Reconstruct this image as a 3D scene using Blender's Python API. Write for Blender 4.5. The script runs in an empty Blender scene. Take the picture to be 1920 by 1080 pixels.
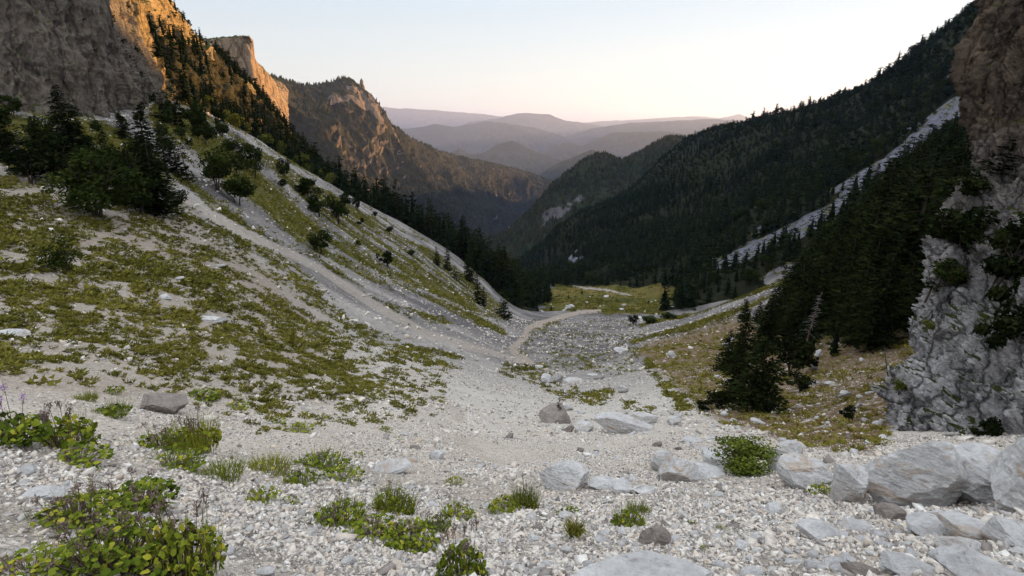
import bpy, math, random
import numpy as np
from mathutils import Vector, Matrix
C = bpy.context.scene
# ---------------------------------------------------------------- camera
FPX, PW, PH = 1066.7, 1920, 1080          # focal length in pixels of the photograph
PITCH = math.radians(16.2)
cam_d = bpy.data.cameras.new('camera'); cam = bpy.data.objects.new('camera', cam_d)
C.collection.objects.link(cam); C.camera = cam
cam_d.lens = 20.0; cam_d.sensor_width = 36.0; cam_d.clip_start = 0.05; cam_d.clip_end = 120000
cam.location = (0, 0, 0); cam.rotation_euler = (math.pi/2 - PITCH, 0, 0)
# ---------------------------------------------------------------- world and sun
SUN_EL, SUN_AZ = math.radians(3.1), math.radians(42.0)      # azimuth clockwise from +Y
w = bpy.data.worlds.new('World'); C.world = w; w.use_nodes = True
nt = w.node_tree; nt.nodes.clear()
sky = nt.nodes.new('ShaderNodeTexSky'); sky.sky_type = 'NISHITA'; sky.sun_disc = False
sky.sun_elevation = SUN_EL; sky.sun_rotation = SUN_AZ
sky.altitude = 1500; sky.air_density = 1.0; sky.dust_density = 0.6; sky.ozone_density = 1.0
hs = nt.nodes.new('ShaderNodeHueSaturation'); hs.inputs['Saturation'].default_value = 0.45
gm = nt.nodes.new('ShaderNodeGamma'); gm.inputs['Gamma'].default_value = 0.16
tc = nt.nodes.new('ShaderNodeTexCoord'); sx = nt.nodes.new('ShaderNodeSeparateXYZ')
mr_ = nt.nodes.new('ShaderNodeMapRange'); mr_.interpolation_type = 'SMOOTHSTEP'     # brighter dome overhead
for k_, v_ in (('From Min', .16), ('From Max', .62), ('To Min', 1.0), ('To Max', 2.45)): mr_.inputs[k_].default_value = v_
vm = nt.nodes.new('ShaderNodeVectorMath'); vm.operation = 'SCALE'
bg = nt.nodes.new('ShaderNodeBackground'); bg.inputs['Strength'].default_value = 0.15
out = nt.nodes.new('ShaderNodeOutputWorld')
nt.links.new(sky.outputs[0], hs.inputs['Color']); nt.links.new(hs.outputs[0], gm.inputs['Color'])
nt.links.new(tc.outputs['Generated'], sx.inputs[0]); nt.links.new(sx.outputs[2], mr_.inputs['Value'])
nt.links.new(gm.outputs[0], vm.inputs[0]); nt.links.new(mr_.outputs[0], vm.inputs['Scale'])
tint = nt.nodes.new('ShaderNodeValToRGB'); te = tint.color_ramp.elements                # cooler with height
te[0].position = 0.0; te[0].color = (.985, .965, .87, 1); te[1].position = 1.0; te[1].color = (.90, .95, 1.0, 1)
for p_, c_ in ((.07, (.945, .97, .94, 1)), (.20, (.78, .90, 1.0, 1)), (.45, (.89, .945, 1.0, 1))): e_ = te.new(p_); e_.color = c_
mt_ = nt.nodes.new('ShaderNodeVectorMath'); mt_.operation = 'MULTIPLY'
nt.links.new(sx.outputs[2], tint.inputs[0]); nt.links.new(vm.outputs[0], mt_.inputs[0]); nt.links.new(tint.outputs[0], mt_.inputs[1])
nt.links.new(mt_.outputs[0], bg.inputs['Color']); nt.links.new(bg.outputs[0], out.inputs[0])
sd = bpy.data.lights.new('sun', 'SUN'); sun = bpy.data.objects.new('sun', sd); C.collection.objects.link(sun)
sd.energy = 5.0; sd.angle = math.radians(0.5); sd.color = (1.0, 0.55, 0.18)
dv = Vector((math.sin(SUN_AZ)*math.cos(SUN_EL), math.cos(SUN_AZ)*math.cos(SUN_EL), math.sin(SUN_EL)))
sun.rotation_euler = dv.to_track_quat('Z', 'Y').to_euler()
C.view_settings.view_transform = 'Standard'; C.view_settings.look = 'None'
C.view_settings.gamma = 1.0; C.view_settings.use_curve_mapping = False
C.view_settings.exposure = 2.45
C.render.engine = 'CYCLES'
C.cycles.use_denoising = True
C.cycles.max_bounces = 5; C.cycles.diffuse_bounces = 3; C.cycles.glossy_bounces = 1
C.cycles.transmission_bounces = 2; C.cycles.volume_bounces = 1; C.cycles.transparent_max_bounces = 6
C.cycles.use_adaptive_sampling = True; C.cycles.adaptive_threshold = 0.02
# ---------------------------------------------------------------- pixel <-> world
sP, cP = math.sin(PITCH), math.cos(PITCH)
def ray(px, py):
    x = (np.asarray(px, float)-PW/2)/FPX; v = (PH/2-np.asarray(py, float))/FPX
    return np.stack([x, cP+v*sP, -sP+v*cP], -1)
def pt(px, py, r):
    d = ray(px, py); h = np.hypot(d[..., 0], d[..., 1])
    return d*(np.asarray(r, float)/h)[..., None]
def proj(P):
    P = np.asarray(P, float); dep = np.maximum(P[..., 1]*cP - P[..., 2]*sP, 1e-3)
    return PW/2+FPX*P[..., 0]/dep, PH/2-FPX*(P[..., 1]*sP+P[..., 2]*cP)/dep, dep
# ---------------------------------------------------------------- noise
def _h(ix, iy, iz, s):
    n = (ix*374761393 + iy*668265263 + iz*2147483647*0 + iz*1274126177 + s*362437) & 0xffffffff
    n = ((n ^ (n >> 13))*1274126177) & 0xffffffff
    n = ((n ^ (n >> 15))*2246822519) & 0xffffffff
    return ((n ^ (n >> 16)) & 0xffff)/32767.5-1.0
def vnoise(P, s=0):
    P = np.asarray(P, float); f = np.floor(P); t = P-f; i = f.astype(np.int64)
    t = t*t*t*(t*(t*6-15)+10); r = 0
    x, y, z = i[..., 0], i[..., 1], i[..., 2]
    for a in (0, 1):
        wx = t[..., 0] if a else 1-t[..., 0]
        for b in (0, 1):
            wy = t[..., 1] if b else 1-t[..., 1]
            for c in (0, 1):
                wz = t[..., 2] if c else 1-t[..., 2]
                r = r+wx*wy*wz*_h(x+a, y+b, z+c, s)
    return r
def fbm(P, o=4, s=0, g=.5, ridge=False):
    P = np.asarray(P, float); r = 0; a = 1.0; tot = 0
    for k in range(o):
        n = vnoise(P*(2.03**k)+17.3*k, s+k)
        if ridge: n = 1-2*np.abs(n)
        r = r+a*n; tot += a; a *= g
    return r/tot
def sm(a, b, x): 
    t = np.clip((x-a)/(b-a), 0, 1); return t*t*(3-2*t)
# ---------------------------------------------------------------- mesh and object helpers
def mesh(name, V, F, attrs=None, smooth=False, fattrs=None):
    """V (n,3), F (m,3 or 4) arrays"""
    V = np.asarray(V, np.float32); F = np.asarray(F, np.int32); k = F.shape[1]
    me = bpy.data.meshes.new(name); me.vertices.add(len(V)); me.vertices.foreach_set('co', V.ravel())
    me.loops.add(F.size); me.loops.foreach_set('vertex_index', F.ravel())
    me.polygons.add(len(F)); me.polygons.foreach_set('loop_start', np.arange(0, F.size, k, dtype=np.int32))
    me.polygons.foreach_set('loop_total', np.full(len(F), k, np.int32))
    me.update(calc_edges=True)
    for n, a in (attrs or {}).items():
        at = me.attributes.new(n, 'FLOAT', 'POINT'); at.data.foreach_set('value', np.asarray(a, np.float32).ravel())
    for n, a in (fattrs or {}).items():
        at = me.attributes.new(n, 'FLOAT', 'FACE'); at.data.foreach_set('value', np.asarray(a, np.float32).ravel())
    if smooth: me.polygons.foreach_set('use_smooth', np.ones(len(F), bool))
    return me
def link(name, me, mat=None, parent=None, label=None, cat=None, group=None, kind=None, loc=None):
    o = bpy.data.objects.new(name, me); C.collection.objects.link(o)
    if mat is not None and me is not None and not me.materials: me.materials.append(mat)
    if parent is not None: o.parent = parent
    if loc is not None: o.location = loc
    tag(o, label, cat, group, kind); return o
def tag(o, label=None, cat=None, group=None, kind=None):
    if label: o['label'] = label
    if cat: o['category'] = cat
    if group: o['group'] = group
    if kind: o['kind'] = kind
    return o
def gridF(n, m):
    i = np.arange(n*m).reshape(n, m)
    return np.stack([i[:-1, :-1], i[:-1, 1:], i[1:, 1:], i[1:, :-1]], -1).reshape(-1, 4)
class MB:
    """collects (verts, faces, per-face value) chunks into one mesh"""
    def __init__(s): s.V = []; s.F = []; s.A = []; s.n = 0
    def add(s, V, F, a=0.5):
        V = np.asarray(V, float); F = np.asarray(F, int)
        s.V.append(V); s.F.append(F+s.n); s.n += len(V); s.A.append(np.broadcast_to(np.asarray(a, float), (len(F),)))
    def mesh(s, name, smooth=False): return mesh(name, np.vstack(s.V), np.vstack(s.F), smooth=smooth, fattrs={'rnd': np.concatenate(s.A)})
def scatter_merge(tV, tF, M, T, a=None):
    """template verts/faces repeated with matrices M (n,3,3) and offsets T (n,3)"""
    n = len(T); V = np.einsum('nij,vj->nvi', M, tV)+T[:, None]
    F = tF[None]+(np.arange(n)*len(tV))[:, None, None]
    A = np.repeat(a if a is not None else np.full(n, .5), len(tF))
    return V.reshape(-1, 3), F.reshape(-1, tF.shape[1]), A
def rotz(a): 
    c, s = np.cos(a), np.sin(a); z = np.zeros_like(c); o = np.ones_like(c)
    return np.stack([np.stack([c, -s, z], -1), np.stack([s, c, z], -1), np.stack([z, z, o], -1)], -2)
def randrot(rng, n):
    q = rng.normal(size=(n, 4)); q /= np.linalg.norm(q, axis=1)[:, None]; w_, x, y, z = q.T
    return np.stack([1-2*(y*y+z*z), 2*(x*y-z*w_), 2*(x*z+y*w_), 2*(x*y+z*w_), 1-2*(x*x+z*z), 2*(y*z-x*w_),
                     2*(x*z-y*w_), 2*(y*z+x*w_), 1-2*(x*x+y*y)], -1).reshape(n, 3, 3)
# ---------------------------------------------------------------- material helper
class Mt:
    def __init__(s, name, rough=.85, spec=.2):
        s.m = bpy.data.materials.new(name); s.m.use_nodes = True; s.t = s.m.node_tree
        s.b = s.t.nodes['Principled BSDF']; s.b.inputs['Roughness'].default_value = rough
        s.b.inputs['Specular IOR Level'].default_value = spec
    def n(s, typ, ins=None, **kw):
        nd = s.t.nodes.new('ShaderNode'+typ)
        for k, v in kw.items(): setattr(nd, k, v)
        for k, v in (ins or {}).items(): s.set(nd.inputs[k], v)
        return nd
    def set(s, sock, v):
        if isinstance(v, bpy.types.NodeSocket): s.t.links.new(v, sock)
        elif isinstance(v, bpy.types.Node): s.t.links.new(v.outputs[0], sock)
        else: sock.default_value = v
    def pos(s, scale=(1, 1, 1), obj=False):
        src = s.n('TexCoord').outputs['Object'] if obj else s.n('NewGeometry').outputs['Position']
        return s.n('Mapping', {'Vector': src, 'Scale': scale}).outputs[0]
    def noise(s, v, scale, det=4, rough=.55, dist=0):
        return s.n('TexNoise', {'Vector': v, 'Scale': scale, 'Detail': det, 'Roughness': rough, 'Distortion': dist}).outputs[0]
    def vor(s, v, scale, out='Color', feature='F1'):
        return s.n('TexVoronoi', {'Vector': v, 'Scale': scale}, feature=feature).outputs[out]
    def ramp(s, f, stops, interp='LINEAR'):
        r = s.n('ValToRGB', {'Fac': f}); r.color_ramp.interpolation = interp
        e = r.color_ramp.elements
        while len(e) < len(stops): e.new(0.5)
        for k, (p, c) in enumerate(stops): e[k].position = p; e[k].color = tuple(c)+(1,) if len(c) == 3 else c
        return r.outputs[0]
    def mr(s, f, a, b, c=0, d=1): return s.n('MapRange', {'Value': f, 'From Min': a, 'From Max': b, 'To Min': c, 'To Max': d}).outputs[0]
    def mix(s, f, a, b, mode='MIX'):
        m = s.n('Mix', data_type='RGBA', blend_type=mode); s.set(m.inputs[0], f); s.set(m.inputs[6], a); s.set(m.inputs[7], b); return m.outputs[2]
    def math(s, op, a, b=0.0):
        m = s.n('Math', operation=op); s.set(m.inputs[0], a); s.set(m.inputs[1], b); return m.outputs[0]
    def attr(s, name): return s.n('Attribute', attribute_name=name).outputs['Fac']
    def bump(s, h, strength=.5, dist=.1):
        b = s.n('Bump', {'Height': h, 'Strength': strength, 'Distance': dist}); s.t.links.new(b.outputs[0], s.b.inputs['Normal'])
    def done(s, col): s.set(s.b.inputs['Base Color'], col); return s.m
def c4(r, g, b): return (r, g, b, 1)
# ================================================================ NEAR TERRAIN (one height field)
CP = [  # (px, py, horizontal distance)
(-420,1080,3.9),(-420,780,10),(-420,520,28),(-420,330,62),(-420,150,110),
(0,1080,3.4),(0,900,5.6),(0,780,9),(0,700,14),(0,600,22),(0,500,32),(0,400,48),(0,300,68),(0,212,92),(0,110,135),
(200,1080,3.1),(200,900,6),(200,780,10.5),(200,700,15.5),(200,600,25),(200,500,38),(200,400,55),(200,300,78),(200,228,98),(200,150,140),
(400,1080,3.0),(400,900,6.5),(400,800,11),(400,700,19),(400,600,30),(400,500,47),(400,400,70),(400,320,95),(400,250,130),(400,217,165),(400,222,200),(400,200,260),
(500,274,178),(500,285,215),(500,265,290),(500,300,450),
(600,1080,3.0),(600,900,7),(600,800,12.5),(600,700,25),(600,600,46),(600,500,78),(600,420,115),(600,370,155),(633,354,195),(625,364,235),(620,385,330),(620,480,600),
(722,406,205),(722,425,260),
(800,1080,2.95),(800,900,7.5),(800,800,15),(800,700,32),(800,620,60),(800,560,90),(800,510,130),(810,478,170),(822,460,210),(822,478,260),(822,540,350),(800,560,600),
(900,512,215),(900,540,300),
(960,1080,2.9),(960,900,8),(960,830,14),(960,785,22),(960,700,46),(960,650,75),(960,610,120),(960,590,165),(960,573,205),(960,568,260),(980,548,340),(980,535,430),(960,540,700),
(1130,1080,2.9),(1130,950,6),(1130,900,8.5),(1130,830,14),(1130,790,22),(1130,740,34),(1130,700,50),(1130,650,85),(1130,610,140),(1130,586,205),(1130,590,232),(1130,577,290),(1130,560,340),(1130,545,395),(1060,525,470),(1035,518,540),(1020,540,700),
(1070,478,640),(1045,512,580),
(1300,1080,3),(1300,950,5.8),(1300,880,9.5),(1300,820,14.5),(1300,760,24),(1300,700,40),(1300,650,65),(1300,612,95),
(1215,625,120),(1250,606,150),(1350,576,150),(1450,536,150),(1505,512,150),(1290,600,190),(1400,585,195),
(1250,575,285),(1240,556,340),(1150,528,400),(1330,560,240),(1340,500,300),
(1350,628,90),(1400,655,65),(1450,700,46),(1500,740,32),(1500,800,20),(1640,820,16),(1640,760,23),(1600,720,33),(1600,640,50),(1550,560,85),
(1640,560,75),(1700,640,48),(1700,560,68),(1700,450,105),(1740,350,160),(1790,280,225),
(1500,1080,3.05),(1500,950,5.8),(1500,880,9.6),(1700,1080,3.15),(1700,950,6.2),(1700,860,11),(1920,1080,3.4),(1920,960,6.2),(1920,870,11.5),(1920,760,20),(1920,600,45),(1920,400,130),
(2300,1080,3.9),(2300,850,10),(2300,600,40),(2300,300,160),
(1400,480,300),(1500,450,270),(1500,400,330),(1560,380,320),(1650,300,370),(1790,190,430),(1400,400,420),(1600,250,560),(1500,300,540),(1300,420,520),(1200,460,520),(1100,440,640),
(1200,370,760),(1280,305,740),(1285,264,870),(1335,246,800),(1400,238,740),(1570,196,690),(1700,122,650),(1800,40,620),(1920,-50,600),(2300,-330,560),
(1100,400,760),(1040,460,720),
(1280,400,1100),(1400,300,950),(1570,230,930),(1700,200,900),(1920,60,900),(2300,-100,900),(1130,420,1000),
(1280,520,1600),(1700,300,1600),(2200,100,1600),(960,600,1600),(600,560,1600),(200,300,1600),(0,160,500),(200,180,500),(400,230,500),(-420,100,500),(-420,300,1600)]
def polar_of(px, py, r):
    d = ray(px, py); return math.atan2(d[0], d[1]), math.log(r), d[2]/math.hypot(d[0], d[1])
KT = 2.2
_c = np.array([polar_of(*c) for c in CP]); _A = _c[:, :2]*[KT, 1]
def _tps(d2): return .5*d2*np.log(d2+1e-12)
_d2 = ((_A[:, None]-_A[None])**2).sum(-1); _n = len(_c)
_K = np.zeros((_n+3, _n+3)); _K[:_n, :_n] = _tps(_d2)+np.eye(_n)*1e-3
_K[:_n, _n] = 1; _K[:_n, _n+1:] = _A; _K[_n, :_n] = 1; _K[_n+1:, :_n] = _A.T
_w = np.linalg.solve(_K, np.concatenate([_c[:, 2], [0, 0, 0]]))
def tanphi(th, lr):
    A = np.stack([th*KT, lr], -1); out_ = np.zeros(th.shape)
    for i in range(_n): out_ += _w[i]*_tps(((A-_A[i])**2).sum(-1))
    return out_+_w[_n]+A@_w[_n+1:]
NT, NR = 900, 860
TH = np.linspace(math.radians(-62), math.radians(62), NT); LR = np.linspace(math.log(1.2), math.log(1700), NR)
gT, gL = np.meshgrid(TH, LR, indexing='ij'); gR = np.exp(gL)
gX, gY = gR*np.sin(gT), gR*np.cos(gT); gZ = tanphi(gT, gL)*gR
# relief: metre-scale hummocks, small lumps near the camera, gullies on the far mountain
P2 = np.stack([gX, gY, np.zeros_like(gX)], -1)
farw = sm(120, 420, gR)
gZ += fbm(P2/7.0, 3, 3)*.32*sm(3, 25, gR) + fbm(P2/1.7, 3, 9)*.10*sm(2.5, 6, gR) + fbm(P2/.5, 3, 5)*.035
gZ += fbm(P2/60.0, 4, 21, ridge=True)*7.0*farw*sm(-.05, .1, gT) 
gZ += fbm(P2/22.0, 3, 31)*1.6*sm(60, 200, gR)
def hgt(x, y):
    x = np.asarray(x, float); y = np.asarray(y, float)
    th = np.arctan2(x, y); lr = np.log(np.maximum(np.hypot(x, y), 1.21))
    a = np.clip((th-TH[0])/(TH[-1]-TH[0])*(NT-1), 0, NT-1.001); b = np.clip((lr-LR[0])/(LR[-1]-LR[0])*(NR-1), 0, NR-1.001)
    i, j = a.astype(int), b.astype(int); u, v = a-i, b-j
    return (gZ[i, j]*(1-u)*(1-v)+gZ[i+1, j]*u*(1-v)+gZ[i, j+1]*(1-u)*v+gZ[i+1, j+1]*u*v)
_ts = np.exp(np.linspace(math.log(1.3), math.log(1600), 2600))
def hit(px, py):
    """where the view ray through a pixel meets the terrain (None when it misses)"""
    d = ray(px, py); d = d/math.hypot(d[0], d[1]); P = _ts[:, None]*d
    below = P[:, 2] < hgt(P[:, 0], P[:, 1]); k = int(np.argmax(below))
    return P[k] if below.any() else None
def slopeN(x, y, e=.3):
    dx = (hgt(x+e, y)-hgt(x-e, y))/(2*e); dy = (hgt(x, y+e)-hgt(x, y-e))/(2*e)
    n = np.stack([-dx, -dy, np.ones_like(dx)], -1); return n/np.linalg.norm(n, axis=-1, keepdims=True)
# ---------------------------------------------------------------- ground cover masks (world-space, per vertex)
def seg_d(px, py, pts):
    best = np.full(px.shape, 1e9); bw = np.ones(px.shape)
    for (x0, y0, w0), (x1, y1, w1) in zip(pts[:-1], pts[1:]):
        dx, dy = x1-x0, y1-y0; t = np.clip(((px-x0)*dx+(py-y0)*dy)/(dx*dx+dy*dy), 0, 1)
        d = np.hypot(px-x0-t*dx, py-y0-t*dy)/(w0+t*(w1-w0)); best = np.minimum(best, d)
    return best
def poly_in(px, py, poly):
    ins = np.zeros(px.shape, bool); n = len(poly)
    for k in range(n):
        x0, y0 = poly[k]; x1, y1 = poly[(k+1) % n]
        if y0 == y1: continue
        c = ((y0 > py) != (y1 > py)) & (px < (x1-x0)*(py-y0)/(y1-y0)+x0); ins ^= c
    return ins.astype(float)
def poly_soft(px, py, poly, jit):
    r = 0
    for k in range(5):
        a = k*1.2566; r = r+poly_in(px+jit*math.cos(a), py+jit*.5*math.sin(a), poly)
    return r/5
def masks(P):
    """vegetation, sandy track, brown soil, loose-stone tone at world points"""
    px, py, dep = proj(P); Q = np.stack([P[..., 0], P[..., 1], 0*P[..., 0]], -1)
    r = np.hypot(P[..., 0], P[..., 1])
    wob = fbm(Q/(2.5+r[..., None]*.05), 3, 77)*16; wob2 = fbm(Q/(2.5+r[..., None]*.05), 3, 78)*10
    x, y = px+wob, py+wob2
    veg = np.zeros(px.shape)
    def up(m, v): 
        nonlocal veg; veg = np.maximum(veg, m*v)
    up(poly_soft(x, y, [(-600,300),(-600,700),(0,690),(140,655),(250,690),(330,720),(420,745),(560,740),(700,760),(730,720),(640,640),(560,560),(460,470),(330,390),(200,410),(100,370),(0,330)], 34), .60)
    up(poly_soft(x, y, [(-600,690),(0,690),(140,715),(260,715),(380,755),(500,800),(640,790),(790,780),(820,700),(700,630),(560,740),(330,720),(120,700)], 30), .26)
    up(poly_soft(x, y, [(330,390),(470,440),(600,545),(700,620),(760,650),(860,690),(800,690),(700,650),(620,600),(500,490),(400,430)], 8), .50)
    up(poly_soft(x, y, [(300,150),(340,180),(480,270),(640,365),(820,470),(900,520),(945,600),(760,540),(560,440),(380,340),(230,230),(0,190),(-600,180),(-600,330),(0,330),(200,400),(320,350),(260,260)], 10), .50)
    for pts, v in [
        ([(320,330,8),(430,400,16),(560,470,12),(700,560,9),(800,600,7),(900,608,6)], .62),
        ([(450,370,8),(600,470,9),(700,520,8),(800,560,7),(940,618,8)], .60),
        ([(480,280,6),(640,400,8),(760,470,8),(860,530,6),(940,580,5)], .52),
        ([(250,225,10),(330,270,12),(430,340,14),(560,410,9)], .60),
        ([(560,560,9),(640,600,9),(730,650,7),(860,665,6)], .48),
        ([(950,690,14),(1020,705,16),(1060,740,16),(1130,745,18)], .26),
        ([(980,640,8),(1010,615,8),(1060,600,9)], .2),
        ([(1180,760,10),(1220,775,12)], .25),
        ([(1010,560,10),(1130,568,22),(1230,572,18),(1290,560,14)], .97),
        ([(1040,545,10),(1130,548,12),(1250,552,12)], .8),
        ([(1185,645,7),(1290,612,12),(1400,572,11),(1500,522,9)], .80),
        ([(1200,610,3),(1290,590,6),(1420,545,8),(1510,512,8)], .75),
        ([(1215,680,10),(1240,720,10),(1290,770,12)], .6),
    ]: up(1-sm(.55, 1.15, seg_d(x, y, pts)), v)
    up(poly_soft(x, y, [(-600,150),(-600,330),(0,325),(120,330),(250,320),(330,300),(300,240),(235,235),(120,225),(0,200)], 8), .85)
    up(poly_soft(x, y, [(990,600),(1180,600),(1230,640),(1200,700),(1000,700),(940,680)], 10), .07)
    up(poly_soft(x, y, [(1195,650),(1500,530),(1700,560),(1760,640),(1690,760),(1640,850),(1480,830),(1330,780),(1240,720)], 8), .20)
    up(poly_soft(x, y, [(980,640),(1180,640),(1180,560),(1300,545),(1350,570),(1190,600),(1120,590),(980,600)], 6), .06)
    # distant mountain flank and valley: grassy where no scree
    fl = poly_soft(px+wob*1.0, py+wob2, [(1000,470),(1020,530),(1100,530),(1290,600),(1350,575),(1450,538),(1510,508),(1640,430),(1740,340),(1815,262),(2600,-500),(2600,-900),(1800,-50),(1570,150),(1400,200),(1170,280),(1000,430)], 3)
    up(fl*(r > 225), .9)
    mw = fbm(Q/28, 3, 88)*34
    up((py+wob2*.4 < 600)*(x+mw > 1030)*(x+mw < 1300)*(r > 232)*(r < 560), .85)
    up((P[..., 2] < 1e9)*(r > 260)*(px < 1000)*1.0, .9)
    up(poly_soft(x, y, [(1500,515),(1505,480),(1600,420),(1700,330),(1800,240),(1800,700),(1640,640)], 6), .75)
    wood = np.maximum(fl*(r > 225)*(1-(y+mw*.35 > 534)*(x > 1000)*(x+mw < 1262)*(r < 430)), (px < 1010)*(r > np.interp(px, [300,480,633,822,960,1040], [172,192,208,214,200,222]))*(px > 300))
    # bands of growth and loose stone run down the fall line of the left slope
    a_, b_ = P[..., 0]*.90-P[..., 1]*.44, P[..., 0]*.44+P[..., 1]*.90
    band = fbm(np.stack([a_/42, b_/3.2, 0*a_], -1), 4, 61, .6)*.5+.5
    lw_ = (1-sm(900, 1020, px))*sm(40, 62, r)*(r < 232)
    veg = np.maximum(veg, .42*(r > 230)*(px > 1280))
    veg = veg*(1-lw_)+np.clip(veg*(.30+1.35*sm(.32, .62, band)), 0, .85)*lw_
    sand = np.zeros(px.shape)
    scree = [   # bare tongues cut back out of the vegetation
        [(320,362,5),(400,405,9),(500,455,8),(600,505,8),(700,570,9),(800,625,8),(900,655,7),(995,682,5)],
        [(340,180,3),(480,272,3.5),(633,366,4),(760,442,4),(840,482,5),(930,552,7)],
        [(400,485,3),(470,510,6),(560,570,6),(640,610,5)],
        [(1330,490,9),(1400,462,15),(1480,430,21),(1560,394,22),(1620,354,23),(1690,298,30),(1790,216,38),(1830,185,40)],
        [(1440,530,8),(1470,505,7),(1520,495,5)], [(1770,150,5),(1800,135,6)],
        [(1045,512,8),(1062,490,10),(1078,468,5)],
        [(1200,632,4),(1300,600,7),(1400,565,8),(1480,535,5)],
        [(150,460,4),(240,425,6)],
    ]
    mv = fbm(Q/24, 4, 89)*26*(r > 225)
    for s_ in scree:
        cut = sm(.6, 1.2, seg_d(x*.6+px*.4+mv, y*.6+py*.4+mv*.6, s_)); veg = veg*np.maximum(cut, .45*(r > 230)*(px > 1280)); wood = wood*cut
    for s_, v in [(scree[0], .50), ([(995,682,6),(960,655,6),(985,630,6),(990,615,5),(1040,598,5),(1085,585,4),(1125,582,3)], 1.0),
                  ([(1040,522,2.2),(1090,538,2.6),(1140,543,2.2),(1180,552,1.8)], 1.0), (scree[8], .9),
                  ([(0,662,6),(130,650,9),(200,655,9),(330,640,5)], .6), ([(360,418,3),(430,470,4),(500,520,3),(570,570,3),(620,600,2)], .6),
                  ([(760,700,12),(860,780,14)], .45), ([(600,660,10),(760,740,25),(900,880,30)], .25)]:
        m = 1-sm(.6, 1.25, seg_d(px+wob*.25, py+wob2*.25, s_)); sand = np.maximum(sand, m*v); veg *= 1-m*min(1, v*1.1)
    soil = poly_soft(x, y, [(1195,655),(1400,590),(1500,640),(1700,600),(1760,640),(1690,760),(1640,850),(1480,830),(1330,780),(1260,720)], 10)
    soil = np.maximum(soil, .26*poly_soft(x, y, [(-600,300),(-600,660),(0,650),(330,690),(560,700),(640,640),(460,470),(200,410),(0,330)], 14))
    sand = np.maximum(sand, .62*poly_soft(x, y, [(-600,200),(-600,740),(0,730),(330,760),(560,770),(720,740),(640,620),(460,470),(330,385),(200,370),(0,300)], 30))
    grey = sm(18, 80, r)*(1-.5*sm(.2,.5,sand))*(1-.45*lw_*sm(.45, .7, band))       # upper slope's shade painted into stones: darker, bluer with distance, less on sandy ground
    return np.clip(veg, 0, 1), sand, soil, grey, wood
GP = np.stack([gX, gY, gZ], -1)
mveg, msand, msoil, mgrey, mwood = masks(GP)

# ground material
g = Mt('scree_ground', .95, .03); p = g.pos()
vA = g.vor(p, 22); vB = g.vor(p, 7); vC = g.vor(p, 2.2); vD = g.vor(p, .8)
def lum(c): return g.n('SeparateColor', {'Color': c}).outputs[0]
st = [(0, (.12,.115,.115)), (.25, (.31,.295,.28)), (.6, (.52,.485,.445)), (1, (.74,.70,.65))]
a_, b_, d_ = g.ramp(lum(vA), st), g.ramp(lum(vB), st), g.ramp(lum(vC), st)
stone = g.mix(.5, a_, b_); stone = g.mix(.35, stone, d_)
crack = g.vor(p, 7, 'Distance', 'DISTANCE_TO_EDGE'); crack2 = g.vor(p, 22, 'Distance', 'DISTANCE_TO_EDGE')
big = g.noise(p, .35, 5, .6); mid = g.noise(p, 3.0, 5, .65)
stone = g.mix(g.mr(mid, .35, .7), stone, c4(.41,.365,.32), 'MIX')
stone = g.mix(.55, g.mix(1.0, stone, g.ramp(big, [(.3, (.72,.72,.74)), (.7, (1.1,1.05,1.0))]), 'MULTIPLY'), stone)
blue = g.mix(1.0, stone, c4(.29,.29,.325), 'MULTIPLY')  # dimmed bluish stone colour, stands in for shade on the upper slope
finec = g.ramp(g.noise(p, 26, 6, .75), [(.3, (.31,.27,.225)), (.45, (.58,.515,.445)), (.62, (.73,.66,.58)), (.8, (.86,.80,.73))])
finec = g.mix(.55, finec, g.ramp(lum(g.vor(p, 38)), [(0, (.22,.20,.18)), (.3, (.50,.45,.40)), (.65, (.66,.61,.55)), (1, (.86,.83,.79))]))
stone = g.mix(g.math('MULTIPLY', g.attr('fine'), g.mr(g.noise(p, .5, 5, .6), .3, .6, .45, .9)), stone, finec)
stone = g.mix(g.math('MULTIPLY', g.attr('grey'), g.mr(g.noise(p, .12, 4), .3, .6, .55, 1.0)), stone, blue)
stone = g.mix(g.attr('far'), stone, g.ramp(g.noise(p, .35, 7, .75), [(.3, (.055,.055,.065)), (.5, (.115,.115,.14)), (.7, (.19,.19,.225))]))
sandc = g.ramp(g.noise(p, 9, 6, .7), [(.25, (.20,.16,.125)), (.55, (.33,.27,.22)), (.8, (.46,.40,.34))])
base = g.mix(g.math('MULTIPLY', g.attr('sand'), g.mr(mid, .25, .55, .5, 1)), stone, sandc)
gr = g.mix(g.math('MULTIPLY', g.attr('soil'), 0), gr, gr) if False else None
soilc = g.ramp(g.noise(p, 5, 6, .7), [(.3, (.075,.05,.028)), (.5, (.165,.11,.06)), (.72, (.33,.26,.19))])
base = g.mix(g.math('MULTIPLY', g.attr('soil'), g.mr(g.noise(p, 1.6, 6, .7), .32, .46)), base, soilc)
gr = g.ramp(g.noise(p, 4.0, 6, .7), [(.3, (.028,.028,.009)), (.5, (.070,.064,.018)), (.7, (.13,.115,.038))])
gr2 = g.ramp(g.noise(p, .5, 6, .7), [(.3, (.04,.046,.012)), (.55, (.10,.092,.022)), (.75, (.21,.15,.06))])
gr = g.mix(.45, gr, gr2)
gm_ = g.math('ADD', g.math('MULTIPLY', g.noise(p, 2.2, 7, .8), .60), g.math('MULTIPLY', g.noise(p, .22, 5, .6), .40))
thr = g.math('ADD', gm_, g.math('MULTIPLY', g.attr('veg'), .62))
mea = g.ramp(g.noise(p, .045, 5, .65), [(.35, (.050,.058,.018)), (.5, (.105,.095,.027)), (.62, (.165,.115,.042)), (.75, (.065,.07,.022))])
gr = g.mix(g.math('MULTIPLY', g.attr('far'), .75), gr, mea)
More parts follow.
